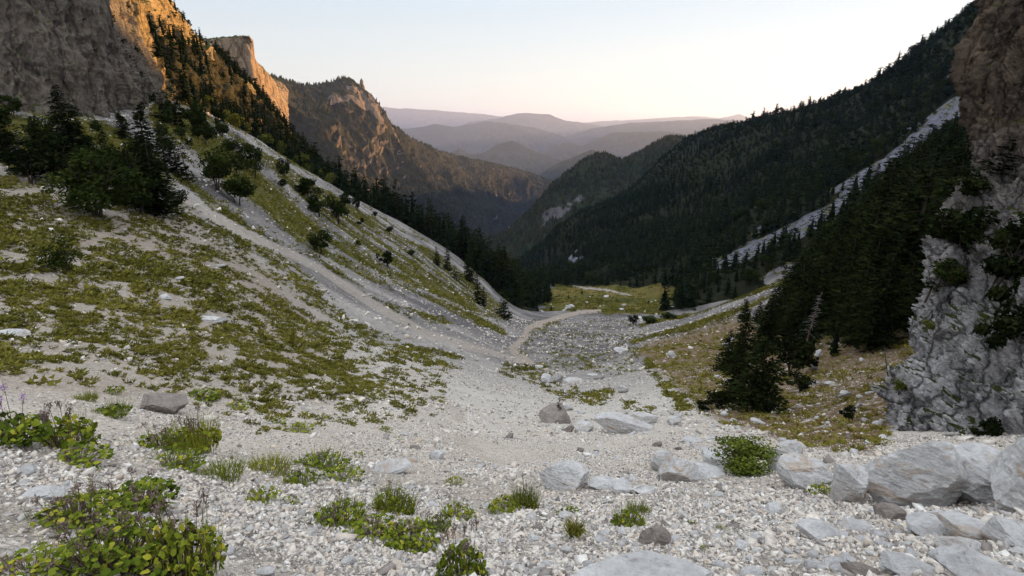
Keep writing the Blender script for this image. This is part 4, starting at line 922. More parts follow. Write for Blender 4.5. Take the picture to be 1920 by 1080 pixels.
# ---- trees that can be told apart: (px, py of the base, height px, width px, kind, label)
LT = [
 (945,600,56,34,'c','lone dense conifer at the edge of the scree in front of the left forest'),
 (819,498,36,16,'s','left one of two slim conifers on the scree above the forest edge'),
 (839,508,50,19,'s','taller one of two slim conifers on the scree above the forest edge'),
 (857,528,32,30,'p','windswept leaning pine beside the two slim conifers'),
 (896,570,62,20,'s','narrow conifer just left of the lone dense conifer'),
 (907,576,40,16,'s','smaller narrow conifer left of the lone dense conifer'),
 (880,530,62,26,'c','conifer at the upper corner of the left forest front'),
 (14,302,108,50,'c','dark pointed conifer at the far left edge under the cliff'),
 (48,330,60,50,'c','dark broad conifer right of the one at the far left edge'),
 (133,292,96,58,'c','dark pointed conifer in front of the grey cliff foot'),
 (285,352,122,68,'c','tallest dark conifer of the left group'),
 (296,402,110,84,'c','broad dark conifer in front of the tallest one on the left'),
 (313,322,82,30,'s','slim dark conifer right of the tallest one on the left'),
 (334,330,66,26,'s','slim dark conifer standing third in the left row'),
 (357,352,74,42,'p','open pine with gaps right of the slim conifers on the left'),
 (182,406,116,134,'T','big spreading broadleaf tree with forked trunk on the left slope'),
 (100,345,76,86,'D','bushy dark tree between the two left conifers'),
 (118,338,84,36,'C','dark conifer left behind the big spreading tree'),
 (206,336,78,36,'C','dark conifer rising right behind the big spreading tree'),
 (252,376,84,40,'C','dark conifer left of the tallest one in the left group'),
 (162,300,52,28,'C','small conifer under the middle of the grey cliff'),
 (74,306,62,32,'C','conifer under the left part of the grey cliff'),
 (232,262,44,24,'C','small dark conifer at the right foot of the grey cliff'),
 (60,345,56,66,'D','dark bushy tree near the left edge below the cliff'),
 (232,352,70,66,'t','broadleaf tree behind the spreading tree, left of the tall conifer'),
 (262,402,62,66,'t','broadleaf tree right beside the spreading tree'),
 (330,396,36,44,'b','low green bush at the foot of the broad dark conifer'),
 (408,358,78,66,'t','broadleaf tree right of the open pine'),
 (448,384,56,66,'t','rounded broadleaf bush below the tree right of the open pine'),
 (451,302,44,19,'s','small slim conifer above the two middle broadleaf trees'),
 (447,330,42,32,'t','green bush directly under the small slim conifer'),
 (478,336,66,40,'t','tall broadleaf tree right of the small slim conifer'),
 (335,240,60,26,'c','conifer high on the spur below the golden wall'),
 (365,254,58,42,'t','dark broadleaf tree high on the spur'),
 (310,228,44,38,'c','conifer between the grey cliff and the spur'),
 (385,272,40,34,'t','broadleaf bush below the high spur trees'),
 (414,252,26,17,'t','small round tree near the upper scree edge'),
 (432,292,30,36,'t','low bush group above the small slim conifer'),
 (535,336,38,28,'t','single small tree right of the middle trees'),
 (530,352,16,20,'d','dark round shrub below the single small tree'),
 (580,376,44,50,'t','rounded green tree at the top of the mid slope clump'),
 (600,408,44,42,'t','green tree in the middle of the mid slope clump'),
 (636,422,60,44,'t','dark green tree at the lower end of the mid slope clump'),
 (648,392,34,26,'t','small tree behind the mid slope clump'),
 (670,394,26,17,'d','dark oval shrub right of the mid slope clump'),
 (600,474,44,50,'t','spreading little tree alone on the lower mid slope'),
 (704,409,14,14,'d','tiny dark shrub near the crest'),
 (673,424,10,12,'d','tiny dark shrub below the mid slope clump'),
 (680,418,10,10,'d','tiny round shrub right of the tiny dark one below the clump'),
 (730,438,16,18,'t','small round bush on the scree left of the slim conifer pair'),
 (773,481,14,19,'t','flat round bush on the lower scree'),
 (726,500,32,30,'d','dark leaning bush in mid scree'),
 (708,486,12,9,'d','tiny shrub beside the dark leaning bush'),
 (672,462,12,14,'t','pale small bush above the dark leaning bush'),
 (125,512,56,64,'B','twisted open shrub on the left grass slope by the path'),
 (1420,768,132,88,'C','bushy dark conifer at the front of the right cluster'),
 (1376,756,120,58,'C','tall narrow conifer left in the right cluster'),
 (1362,700,80,42,'C','conifer at the left border of the right cluster'),
 (1388,700,116,58,'C','conifer in the middle back of the right cluster'),
 (1482,706,78,84,'D','rounded very dark tree right in the right cluster'),
 (1432,664,100,56,'C','conifer behind the front one of the right cluster'),
 (1344,764,34,46,'E','low dark shrub at the left foot of the right cluster'),
 (1318,770,20,30,'E','lowest small shrub at the left end of the right cluster'),
 (1395,600,38,24,'s','small conifer alone on the green strip'),
 (1421,606,38,22,'s','second small conifer near the green strip'),
 (1502,734,32,52,'E','spreading low shrub under the fallen trunk'),
 (1587,792,32,26,'d','small dark shrub at the bottom of the brown slope'),
 (1187,608,20,24,'d','dark bush beside the grey meadow boulder'),
 (1216,606,18,36,'t','green bush right of the dark meadow bush'),
 (1254,600,15,32,'t','low green bush further right on the meadow edge'),
 (1008,583,9,6,'s','tiny conifer at the left of the meadow edge'),
 (1034,583,10,8,'s','tiny conifer left of the largest meadow boulder'),
 (1066,561,9,6,'s','tiny conifer in the middle of the meadow'),
 (1091,551,8,6,'s','tiny conifer behind the middle of the meadow'),
 (1216,570,8,5,'s','tiny conifer at the right of the meadow'),
 (1640,356,38,26,'C','conifer sticking out over the top edge of the right dark wood'),
]
for px, py, hp, wp, kd, lab in LT:
    P = hit(px, py)
    if P is None: continue
    d = np.linalg.norm(P); H = hp*d/FPX*1.04; wr = (wp/hp)
    near = hp > 60
    if kd in 'cC': put_tree(P, H, wr/.44, pick(CN['near'] if near or kd == 'C' else CN['mid']), pick(TR['conifer']), 'conifer', lab, 'conifer')
    elif kd == 's': put_tree(P, H, wr/.28, pick(CN['slim']), pick(TR['conifer']), 'conifer', lab, 'conifer')
    elif kd == 'p': put_tree(P, H, wr/.52, pick(CN['pine']), pick(TR['conifer']), 'pine_tree', lab, 'pine', lean=(.1, .15))
    elif kd in 'tT': put_tree(P, H, wr/.86, pick(BL['near'] if kd == 'T' else BL['mid']), pick(TR['tree']), 'broadleaf_tree', lab, 'tree')
    elif kd == 'B': put_tree(P, H, wr/.86, mk('crown', blob_crown(321, 1600, 10, .04, .8, .55), M_leaf), pick(TR['bush']), 'shrub', lab, 'shrub')
    else: put_tree(P, H, wr/.86, pick(BL['dark']), pick(TR['bush']), 'shrub', lab, 'shrub')
# small pine growing on the boulder
_L = PINE_ROCK.location; s_ = np.linalg.norm(_L)/FPX
put_tree((_L[0]+.05, _L[1], _L[2]+PINE_ROCK.scale[2]*.78), 30*s_, .95, pick(CN['pine']), pick(TR['conifer']), 'pine_tree', 'small pine growing on top of the brown grey boulder', 'pine')

# ---- woods: candidates per zone, biggest on screen become individuals, the rest one mass
rng = np.random.default_rng(7)
CAND = []   # (px-size, kind, P, H, zone)
def cand(P, H, kind, zone, w_=1.0):
    px, py, dep = proj(P)
    for i in range(len(P)): 
        if -120 < px[i] < 2050 and py[i] > -150: CAND.append((H[i]*FPX/dep[i], kind, P[i], H[i], zone, w_))
crX = np.array([300,340,400,480,560,633,722,822,900,960,1040]); crR = np.array([150,158,170,182,190,197,207,212,203,196,200])
def terr(n, r0, r1, t0, t1):
    x, y, z, r = sample_polar(rng, n, r0, r1, t0, t1); P = np.stack([x, y, z], -1); px, py, dep = proj(P); return P, px, py, r
def thin(P, dist):
    """drop points closer than dist to an earlier one (grid hashing)"""
    keep = []; cell = {}
    for i, p_ in enumerate(P):
        k = (int(p_[0]//dist), int(p_[1]//dist)); ok = True
        for a in (-1, 0, 1):
            for b in (-1, 0, 1):
                for j in cell.get((k[0]+a, k[1]+b), ()):
                    if (P[j, 0]-p_[0])**2+(P[j, 1]-p_[1])**2 < dist*dist: ok = False
        if ok: cell.setdefault(k, []).append(i); keep.append(i)
    return np.array(keep, int)
# left bank wood
P, px, py, r = terr(9000, 175, 430, -32, 4)
cr = np.interp(px, crX, crR); bias = np.where(px < 600, 5, np.where(px < 820, 2, 0))
q = (r > cr+bias) & (px > 330) & (px < 1035) & (r < np.interp(px, [330, 850, 950, 1030], [250, 360, 360, 300]))
q &= ~((px > 975) & (r < 232+(px-975)*.8))
P = P[q]; P = P[thin(P, 3.4)]; px, py, dep = proj(P); H = rng.uniform(8, 14, len(P))*np.interp(px, [350, 600, 800, 950, 1040], [.6, .95, 1.3, 1.5, 1.0])
yb = (px < 640) & (rng.random(len(P)) < .6) & (np.hypot(P[:, 0], P[:, 1]) < np.interp(px, crX, crR)+30)
cand(P[~yb], H[~yb], 'c', 'left'); cand(P[yb], H[yb]*.6, 'y', 'left')
# right mountain
P, px, py, r = terr(110000, 225, 1000, -2, 50); vg = masks(P)[4]
mw = fbm(np.stack([P[:, 0], P[:, 1], 0*P[:, 0]], -1)/28, 3, 88)*34
q = (vg > .50) & (px > 1030) & ~((py > 538) & (px > 1000) & (px+mw < 1262) & (r < 420)) & ~((r > 225) & (r < 300) & (px+mw < 1262))
P = P[q]; r = r[q]; px = px[q]; py = py[q]; P = P[thin(P, 3.8)]; px, py, dep = proj(P); r = np.hypot(P[:, 0], P[:, 1])
H = rng.uniform(8, 15, len(P))*np.interp(r, [230, 400, 600, 900], [.8, 1.1, .85, .75]); H *= (.6+.4*sm(-.2, .2, fbm(P/40, 2, 5)))*rng.choice([.6, .85, 1, 1.2], len(P))
lf = (fbm(P/55, 3, 8)+(py < 330)*.25 > .12) & (rng.random(len(P)) < .8)
cand(P[~lf], H[~lf], 'c', 'right', 1.5); cand(P[lf], H[lf]*.72, 'b', 'right')
P, px, py, r = terr(9000, 380, 1000, -6, 6); P = P[(px > 940) & (px < 1045)]; P = P[thin(P, 5.0)]; cand(P, rng.uniform(8, 14, len(P)), 'c', 'right', 1.2)
# dark wood near the right cliff
P, px, py, r = terr(30000, 42, 260, 15, 48)
q = (poly_in(px, py, [(1435,640),(1470,575),(1500,520),(1560,455),(1620,400),(1700,300),(1790,240),(1960,200),(1960,560),(1760,610),(1690,655),(1560,668),(1480,655)]) > 0)
P = P[q]; P = P[thin(P, 2.6)]; px, py, dep = proj(P); r = np.hypot(P[:, 0], P[:, 1])
H = rng.uniform(7, 13, len(P))*np.interp(r, [45, 80, 150, 250], [.72, 1.0, .8, .6])*np.interp(px, [1430, 1520, 1650], [.5, .8, 1.1]); H = np.minimum(H, 1+.19*r)*rng.choice([.55, .8, 1, 1.15], len(P))
cand(P, H, 'c', 'dark', 1.15)
# bushes strewn between scree tongues on the right flank
P, px, py, r = terr(2600, 230, 700, 12, 46); vg = masks(P)[4]; q = (vg < .3) & (py < 520) & (fbm(P/30, 3, 91) > .12) & (rng.random(len(P)) < .45) & (px > 1300)
cand(P[q], rng.uniform(1.5, 5.0, q.sum()), 'b', 'strip')
# scrub of low dark trees on the spur top near the left cliff foot
P, px, py, r = terr(3500, 66, 175, -46, -24)
q = (poly_in(px, py, [(0,215),(60,225),(230,235),(330,165),(400,215),(430,260),(300,300),(200,330),(0,330)]) > 0); P = P[q]; P = P[thin(P, 4.2)]
cand(P, rng.uniform(1.6, 3.6, len(P)), 'b', 'foot')
# trees on the golden wall
def surf_pts(G, n, rng):
    a, b = rng.random(n)*(G.shape[0]-1.001), rng.random(n)*(G.shape[1]-1.001); i, j = a.astype(int), b.astype(int)
    ar = np.linalg.norm(np.cross(G[i+1, j]-G[i, j], G[i, j+1]-G[i, j]), axis=1); k = rng.random(n) < ar/np.quantile(ar, .97)
    N = normals(G); return G[i, j][k], N[i, j][k], j[k]/G.shape[1]
Q, N, tt = surf_pts(GB, 60000, rng); px, py, dep = proj(Q)
wood = wallwood(Q, px, py) > .5
Q_ = Q[wood]; Q_ = Q_[thin(Q_, 2.0)]; cand(Q_, rng.uniform(3.5, 7.0, len(Q_)), 'c', 'wall', 1.1)
q = (tt > .70) & (tt < .82) & (px > 290) & (rng.random(len(Q)) < .05); cand(Q[q], rng.uniform(2, 4.2, q.sum()), 'c', 'crest')
q = (N[:, 2] > .25) & ~wood & (rng.random(len(Q)) < .03); cand(Q[q], rng.uniform(1.2, 2.6, q.sum()), 'b', 'ledge')
Q, N, tt = surf_pts(GA, 9000, rng); q = (np.abs(N[:, 2]) > .30) & (rng.random(len(Q)) < .10); cand(Q[q], rng.uniform(.8, 2.0, q.sum()), 'b', 'ledge')
# low mixed growth where grey cliff meets the spur (px 190-300)
Z = {'left': ('spruce packed in the dark wood on the left bank', 'spruces packed on the left bank'),
     'right': ('conifer of the dark wood on the right mountain flank', 'conifers of the right mountain flank'),
     'dark': ('tall near black conifer in the dense wood beside the right cliff', 'conifers in the near dark wood'),
     'strip': ('small bush beside the pale scree tongue on the right flank', 'bushes beside the right scree tongue'),
     'foot': ('low dark tree in the scrub under the left cliffs', 'low trees under the left cliffs'),
     'wall': ('small dark conifer clinging to the golden rock wall', 'conifers on the golden wall'),
     'crest': ('small conifer on the skyline of the golden wall', 'conifers on the golden skyline'),
     'ledge': ('little bush growing from a ledge of the left cliffs', 'bushes on cliff ledges')}
ZB = {'left': ('yellow green bush along the crest of the left spur', 'yellow green bushes on the spur crest'),
      'right': ('broadleaf tree in the woods on the right mountain flank', 'broadleaf trees of the right mountain flank')}
CAND.sort(key=lambda c_: -c_[0])
quota = {'c': 225, 'b': 110, 'y': 60}; used = {'c': 0, 'b': 0, 'y': 0}; rest = []
for cnd in CAND:
    sz, kd, P, H, zone, w_ = cnd
    px, py, dep = proj(P)
    if used[kd] < quota[kd] and -30 < px < 1950 and py-sz < 1080:
        used[kd] += 1; lab, grp = (ZB if (kd in 'by' and zone in ZB) else Z)[zone]
        if kd == 'c': put_tree(P, H, w_*vrng.uniform(.85, 1.2), pick(CN['near'] if sz > 90 else CN['mid']), pick(TR['conifer']), 'conifer', lab, 'conifer', grp)
        elif kd == 'y': put_tree(P, H, vrng.uniform(.8, 1.1), pick(BL['yellow']), pick(TR['bush']), 'bush', lab, 'bush', grp)
        else: put_tree(P, H, vrng.uniform(.8, 1.1), pick(BL['mid']), pick(TR['bush']), 'broadleaf_tree' if zone == 'right' else 'bush', lab, 'tree' if zone == 'right' else 'bush', grp)
    else: rest.append(cnd)
lo = {'c': [conifer_crown(200+i, .19, 9, 5, 4, .085, .05) for i in range(5)], 'b': [blob_crown(210+i, 110, 7, .14) for i in range(4)], 'y': [blob_crown(220+i, 140, 7, .13) for i in range(3)]}
lo2 = [cone_low(230+i, .19, 6, 4) for i in range(5)]
rr = np.random.default_rng(3)
def mass(kind, mat, lab, nm):
    L = [c_ for c_ in rest if c_[1] == kind]; mb = MB()
    if not L: return
    idx = rr.integers(0, len(lo[kind]), len(L))
    for v in range(len(lo[kind])):
        S = [c_ for c_, i in zip(L, idx) if i == v]
        if not S: continue
        T = np.array([c_[2] for c_ in S]); H = np.array([c_[3] for c_ in S]); W = np.array([c_[5] for c_ in S])*rr.uniform(.85, 1.2, len(S))
        M = rotz(rr.random(len(S))*6.28)*np.stack([H*W, H*W, H], -1)[:, None, :]
        V, F, A = lo[kind][v]; Vn, Fn, An = scatter_merge(V, F, M, T); An = np.tile(A, len(S))*.6+np.repeat(rr.random(len(S)), len(F))*.4; mb.add(Vn, Fn, An)
        if kind == 'c':
            V, F = lo2[v]; M2 = M*np.array([.62, .62, .93]); Vn, Fn, An = scatter_merge(V, F, M2, T, rr.random(len(S))*.2); mb.add(Vn, Fn, An)
    link(nm, mb.mesh(nm), mat, kind='stuff', label=lab, cat='forest')
mass('c', M_conf, 'dark coniferous forest covering both valley flanks', 'conifer_forest')
mass('b', M_leaffar, 'broadleaf woodland mixed into the valley flanks', 'broadleaf_forest')
mass('y', M_leafy, 'yellow green scrub along the spur crest', 'scrub')
print('TREES', len(CAND), used, len(rest))
# far woods on the distant ridges
def cragv(Q):
    x, y, _ = proj(Q); w_ = fbm(Q*.03, 3, 8)*9; x, y = x+w_, y+w_
    return poly_soft(x, y, [(1010,430),(1018,400),(1045,385),(1075,378),(1100,362),(1092,385),(1062,402),(1030,418)], 3)+poly_soft(x, y, [(612,162),(650,150),(700,178),(722,225),(715,232),(690,205),(650,190),(612,185)], 3)+.7*poly_soft(x, y, [(890,375),(915,372),(935,392),(905,392)], 3)
def far_wood(G, n, h0, h1, seed, mat, nm, lab, cond=None, jlim=.86):
    rg = np.random.default_rng(seed); Q, N, tt = surf_pts(G, n, rg); q = (tt < jlim) & (rg.random(len(Q)) < 1.1-cragv(Q)) & (N[:, 2]*np.sign(np.median(N[:, 2])) > .42+fbm(Q*.012, 3, 9)*.25)
    Q = Q[q]; px, py, dep = proj(Q); q = (px > -50) & (px < 1960) & (py < 620); Q = Q[q]; m = len(Q); idx = rg.integers(0, 4, m); mb = MB()
    for v in range(4):
        S = Q[idx == v]; H = rg.uniform(h0, h1, len(S)); W = H*rg.uniform(.9, 1.7, len(S)); V, F = cone_low(300+v, .26, 5, 2)
        M = rotz(rg.random(len(S))*6.28)*np.stack([W, W, H], -1)[:, None, :]
        mb.add(*scatter_merge(V, F, M, S, np.clip(rg.normal(.5, .22, len(S))+.3*fbm(S*.01, 3, 12), 0, 1)))
    link(nm, mb.mesh(nm), mat, kind='stuff', label=lab, cat='forest')
M_fw = fol_mat('far_forest_crowns', [(.007,.008,.005),(.018,.019,.009),(.042,.038,.018)])
far_wood(GE, 70000, 6, 11, 1, M_fw, 'ridge_forest', 'hazy forest covering the left ridge beyond the spur')
far_wood(GF, 42000, 6, 11, 2, M_fw, 'spur_forest', 'green forest covering the rounded spur in mid valley')

# ================================================================ GROUND COVER TUFTS
def mound(seed, n, s=.35):
    rg = np.random.default_rng(seed); d = unit(rg.normal(size=(n, 3))*[1, 1, .7]+[0, 0, .55]); d[:, 2] = np.abs(d[:, 2]); c_ = d*rg.uniform(.25, .75, (n, 1)); c_[:, 2] *= .7
    t_ = unit(d+rg.normal(0, .45, (n, 3)))*s*rg.uniform(.7, 1.3, (n, 1)); w_ = unit(np.cross(t_, rg.normal(size=(n, 3))))*s*.30
    V, F = tris(c_, t_, w_); return V, F, np.clip(rg.normal(.45, .2, n), 0, 1)
mb = MB(); rng = np.random.default_rng(21)
for (n, r0, r1, s0, s1, m, ss) in [(900,5,12,.06,.20,60,.42),(15000,9,30,.07,.27,40,.46),(34000,28,75,.13,.42,20,.52),(60000,75,215,.20,.60,8,.7),(16000,215,430,.4,1.3,8,.8)]:
    P, px, py, r = terr(n*3, r0, r1, -52, 48); vg, sd_, so, gy, wd = masks(P)
    cl = fbm(P/(.55+r[:, None]*.012), 3, 55)*.5+.5; cl2 = fbm(P/(6+r[:, None]*.05), 3, 56)*.5+.5
    q = (rng.random(len(P)) < np.clip(vg*1.55*(cl*1.9+cl2*.3-.67)*1.25*(1-wd)*(1-.55*np.clip(so-.3, 0, 1)), 0, 1)) & (py < 1100); P = P[q][:n]; m_ = len(P); r = r[q][:n]
    so = so[q][:n]; s = s0*(s1/s0)**rng.random(m_)
    for v in range(5):
        k = np.arange(m_) % 5 == v; V, F, A = mound(400+v+int(r0), m, ss); kk = k.sum()
        M = rotz(rng.random(kk)*6.28)*np.stack([s[k]*rng.uniform(.8, 1.5, kk), s[k]*rng.uniform(.7, 1.1, kk), s[k]*rng.uniform(.6, 1.15, kk)], -1)[:, None, :]
        Vn, Fn, An = scatter_merge(V, F, M, P[k]-[0, 0, .02]); a = np.clip(rng.normal(.40, .16, kk)+.35*fbm(P[k]/8, 3, 66)+.45*np.clip(so[k]-.3, 0, 1), 0, 1)
        mb.add(Vn, Fn, np.clip(np.repeat(a, len(F))+(np.tile(A, kk)-.45)*.6, 0, 1))
link('grass_cover', mb.mesh('grass_cover'), M_grass, kind='stuff', label='olive green grass and cushion plants dotted over the slopes', cat='grass')
# ================================================================ FOREGROUND PLANTS
def heart_leaf(rg, size):
    """scalloped heart-shaped leaf, folded along its midrib; petiole end at the origin"""
    a = np.linspace(-2.6, 2.6, 9); r = size*(.50+.16*np.cos(a)+.07*rg.normal(size=9)); V = np.stack([r*np.sin(a), r*np.cos(a)+.25*size, -.16*size*np.abs(np.sin(a))+.03*size*rg.normal(size=9)], -1)
    V = np.vstack([[0, .18*size, .0], V]); return V, np.array([(0, i+1, i+2) for i in range(8)])
def herb(seed, n=70, R=1.0, leafsize=.24, flowers=0, grassy=0.0, h=.55):
    """unit-radius clump -> meshes for leaves, stems, flower heads, grass"""
    rg = np.random.default_rng(seed); lv, stm, fl = MB(), MB(), MB()
    for i in range(int(n*2.4)):
        a = rg.random()*6.28; q = math.sqrt(rg.random())*.92; z = h*(1-q*q*.75)*rg.uniform(.45, 1.1); p0 = np.array([q*math.cos(a), q*math.sin(a), z])
        V, F = heart_leaf(rg, leafsize*rg.uniform(.55, 1.2)); yaw = a-math.pi/2+rg.normal(0, .8); tl = rg.uniform(-.7, .45)-.35*q; roll = rg.normal(0, .45)
        Mx = np.array(Matrix.Rotation(yaw, 3, 'Z') @ Matrix.Rotation(tl, 3, 'X') @ Matrix.Rotation(roll, 3, 'Y'))
        tone = np.clip(rg.normal(.38, .20)+(.5 if rg.random() < .10 else 0), 0, 1); lv.add(V@Mx.T*.8+p0, F, np.clip(tone-.22*(z < h*.45), 0, 1))
        if i % 3 == 0: stm.add(*tube([(q*.35*math.cos(a), q*.35*math.sin(a), -.06), p0*[.8, .8, .6], p0], [.012, .008], 3), .35)
    if grassy > 0:
        m = int(380*grassy); a = rg.random(m)*6.28; q = np.sqrt(rg.random(m))*.8; c_ = np.stack([q*np.cos(a), q*np.sin(a), 0*q-.03], -1)
        d = unit(np.stack([np.cos(a)*.5*q+rg.normal(0, .22, m), np.sin(a)*.5*q+rg.normal(0, .22, m), np.ones(m)], -1))*rg.uniform(.5, 1.15, (m, 1))*h*1.5
        w_ = unit(np.cross(d, rg.normal(size=(m, 3))))*.014; V, F = tris(c_, d, w_); lv.add(V, F, np.clip(rg.normal(.6, .12, m), 0, 1))
    heads = []
    for i in range(flowers):
        a = rg.random()*6.28; q = rg.uniform(0, .75); b = np.array([q*.6*math.cos(a), q*.6*math.sin(a), 0]); t = np.array([q*math.cos(a), q*math.sin(a), h*rg.uniform(1.1, 1.65)])
        stm.add(*tube([b, (b+t)/2+[0, 0, .05], t], [.012, .007], 3), .2)
        m = 30; c_ = t+np.clip(rg.normal(0, 1, (m, 3)), -1.2, 1.2)*[.060, .060, .034]; d = unit(rg.normal(size=(m, 3)))*.055; w_ = unit(np.cross(d, rg.normal(size=(m, 3))))*.018
        V, F = tris(c_, d, w_); fl = MB(); fl.add(V, F, rg.random(m)); heads.append(fl.mesh('flower_head'))
        for k in range(5): stm.add(*tube([t-[0, 0, .12], t+rg.normal(0, .07, 3)], [.006, .003], 3), .2)
    o = [('leaves', lv.mesh('leaves'))]
    if stm.V: o.append(('stems', stm.mesh('stems')))
    o += [('flower_head', h_) for h_ in heads]
    return o
def put_herb(px, py, w_, h_, label, seed, n=70, leaf=.24, fl=0, grassy=0, purple=False, name='leafy_plant', cat='plant', group=None):
    P = hit(px, py)
    if P is None: return
    s = np.linalg.norm(P)/FPX*(.9 if w_ > 100 else 1); R = w_*s/2; H = h_*s
    root = bpy.data.objects.new(name, None); C.collection.objects.link(root); dirv = P[:2]/np.linalg.norm(P[:2]); c_ = P[:2]+dirv*R*.45
    root.location = (c_[0], c_[1], float(hgt(*c_))); root.scale = (R, R*.9, max((H*1.15-R*.55)/.62, R*.58)); root.rotation_euler = (0, 0, seed*1.3); tag(root, label, cat, group)
    for nm, me in herb(seed, n, 1, leaf, fl, grassy):
        me.materials.append({'leaves': M_herb if leaf > 0 else M_grass, 'stems': M_seed, 'flower_head': M_purple if purple else M_seed}[nm])
        o = bpy.data.objects.new(nm, me); C.collection.objects.link(o); o.parent = root
HB = [
 (28,838,110,76,'broad leafy plant with purple flowers at the left edge',130,.22,8,0,True),
 (128,845,90,66,'leafy plant with brown flower heads right of the purple one',90,.22,9,.2,False),
 (150,876,110,46,'low yellowing leafy plant in front of the brown flowered one',110,.20,3,0,False),
 (300,845,90,46,'loose leafy plant at the left of the grassy flowering clump',60,.2,6,.5,False),
 (365,848,96,62,'grassy flowering clump above the big leafy plants',60,.2,9,1.4,False),
 (330,880,110,34,'low yellow green herb below the grassy flowering clump',60,.2,0,.8,False),
 (258,962,140,72,'dense dark green leafy plant with drooping flower heads',150,.20,8,0,False),
 (150,1000,170,80,'leafy plant full of brownish seed heads at lower left',150,.16,9,.3,False),
 (60,1085,150,44,'small leafy plant in the bottom left corner',70,.2,5,.3,False),
 (215,1085,230,120,'largest leafy plant filling the bottom left',300,.135,7,0,False),
 (345,1085,150,130,'tall stalked leafy plant at the right of the bottom left mass',190,.15,8,.2,False),
 (410,905,100,26,'thin grassy patch right of the flowering clump',10,.12,0,1.4,False),
 (500,890,96,36,'soft pale grass clump on the front scree',14,.12,0,1.6,False),
 (490,945,70,36,'dark leafy plant below the soft grass clump',50,.22,2,.3,False),
 (545,948,36,22,'small leafy sprout right of the dark leafy plant',22,.26,0,0,False),
 (600,882,120,34,'spreading bright leafy patch on the front scree',90,.17,2,.8,False),
 (640,905,90,28,'right end of the spreading bright leafy patch',60,.2,0,.3,False),
 (565,912,66,40,'round leafy plant in front of the bright patch',55,.24,2,.4,False),
 (635,990,120,60,'olive leafy clump at the left of the central group',110,.18,4,.8,False),
 (740,965,90,56,'grassy green clump at the top of the central group',60,.18,3,1.3,False),
 (700,1015,130,56,'middle leafy clump of the central group',120,.18,5,.4,False),
 (770,1035,130,70,'yellow spotted leafy clump at the right of the central group',140,.18,5,.2,False),
 (820,1000,60,40,'small bright herb between the central group and the next plant',40,.22,2,.5,False),
 (866,1090,110,100,'dark leafy plant with flower stalks at the bottom centre',120,.20,11,.2,False),
 (858,976,66,42,'small leafy plant with thin stalks left of the round tuft',50,.24,4,.3,False),
 (945,962,64,42,'round yellow green leafy tuft on the open scree',70,.22,0,.2,False),
 (985,955,60,50,'feathery half of the round tuft on the open scree',14,.14,4,1.6,False),
 (1064,968,48,24,'tiny leafy plant behind the cream stone',30,.28,0,.1,False),
 (1180,992,70,44,'leafy tuft with grass on the right front scree',60,.22,0,.9,False),
 (1198,965,50,26,'thin grass leaning over the right front tuft',6,.1,0,1.2,False),
 (850,912,44,24,'small flat herb among the broken pale rocks',26,.26,0,.2,False),
 (672,858,26,16,'small round herb near the broken pale rocks',22,.3,0,0,False),
 (208,782,62,30,'round green herb left of the wedge boulder',60,.22,0,.8,False),
 (215,740,34,20,'small herb above the round green herb',24,.28,0,.2,False),
 (160,752,40,18,'pale grassy herb left above the round green herb',12,.2,0,1.2,False),
 (723,810,28,15,'single round herb on the open scree left of centre',30,.3,0,0,False),
 (745,825,22,6,'flat sprig right below the single round herb',10,.3,0,0,False),
 (560,812,66,20,'cushion on the left scree below the yellow slope',60,.2,0,.1,False),
 (520,795,40,12,'narrow cushion left of the bigger cushion',30,.26,0,.1,False),
 (660,792,24,12,'small cushion high on the centre left scree',20,.3,0,0,False),
 (443,768,50,18,'dark green cushion with brown tops on the left scree',44,.24,4,.1,False),
 (375,752,70,20,'green cushion right behind the wedge boulder',60,.22,0,.2,False),
 (1296,985,22,12,'tiny yellow plant on the right front scree',16,.34,0,.1,False),
 (1325,1034,22,12,'tiny lone plant near the bottom right',16,.34,0,.1,False),
 (1545,930,60,16,'yellow green fringe in front of the leaning boulders',40,.22,0,.4,False),
 (1525,912,50,18,'olive fringe under the triangular boulder',36,.22,0,.5,False),
 (928,832,12,8,'tiny plant alone on the scree in the centre',10,.4,0,0,False),
 (1355,998,34,10,'faint grass wisp on the right front scree',4,.2,0,.7,False),
]
for i, (px, py, w_, h_, lab, n, leaf, fl, gr_, pu) in enumerate(HB): put_herb(px, py, w_, h_, lab, 500+i, n, leaf, fl, gr_, pu)
# grass tussock
def tussock(px, py, w_, h_, label):
    P = hit(px, py); s = np.linalg.norm(P)/FPX; rg = np.random.default_rng(77); m = 260; a = rg.random(m)*6.28; q = np.sqrt(rg.random(m)); mb = MB()
    c_ = np.stack([.12*np.cos(a)*q, .12*np.sin(a)*q, 0*a-.02], -1); k1 = np.stack([np.cos(a)*q*.45, np.sin(a)*q*.45, .75*np.ones(m)], -1)*rg.uniform(.6, 1, (m, 1)); k2 = k1+np.stack([np.cos(a)*.45*q, np.sin(a)*.45*q, .12-.25*q], -1)
    w2 = unit(np.cross(k1, rg.normal(size=(m, 3))))*.016; V = np.stack([c_-w2, c_+w2, c_+k1-w2*.7, c_+k1+w2*.7, c_+k2], 1).reshape(-1, 3); b = np.arange(m)[:, None]*5
    F = np.vstack([b+[0, 1, 3], b+[0, 3, 2], b+[2, 3, 4]]); mb.add(V, F, np.tile(np.clip(rg.normal(.5, .2, m), 0, 1), 3))
    o = link('grass_tussock', mb.mesh('grass_tussock'), M_grass, None, label, 'grass tussock'); o.location = P; o.scale = (w_*s*.62, w_*s*.62, h_*s*1.1)
tussock(1077, 1008, 64, 34, 'fine bladed grass tussock near the bottom centre')
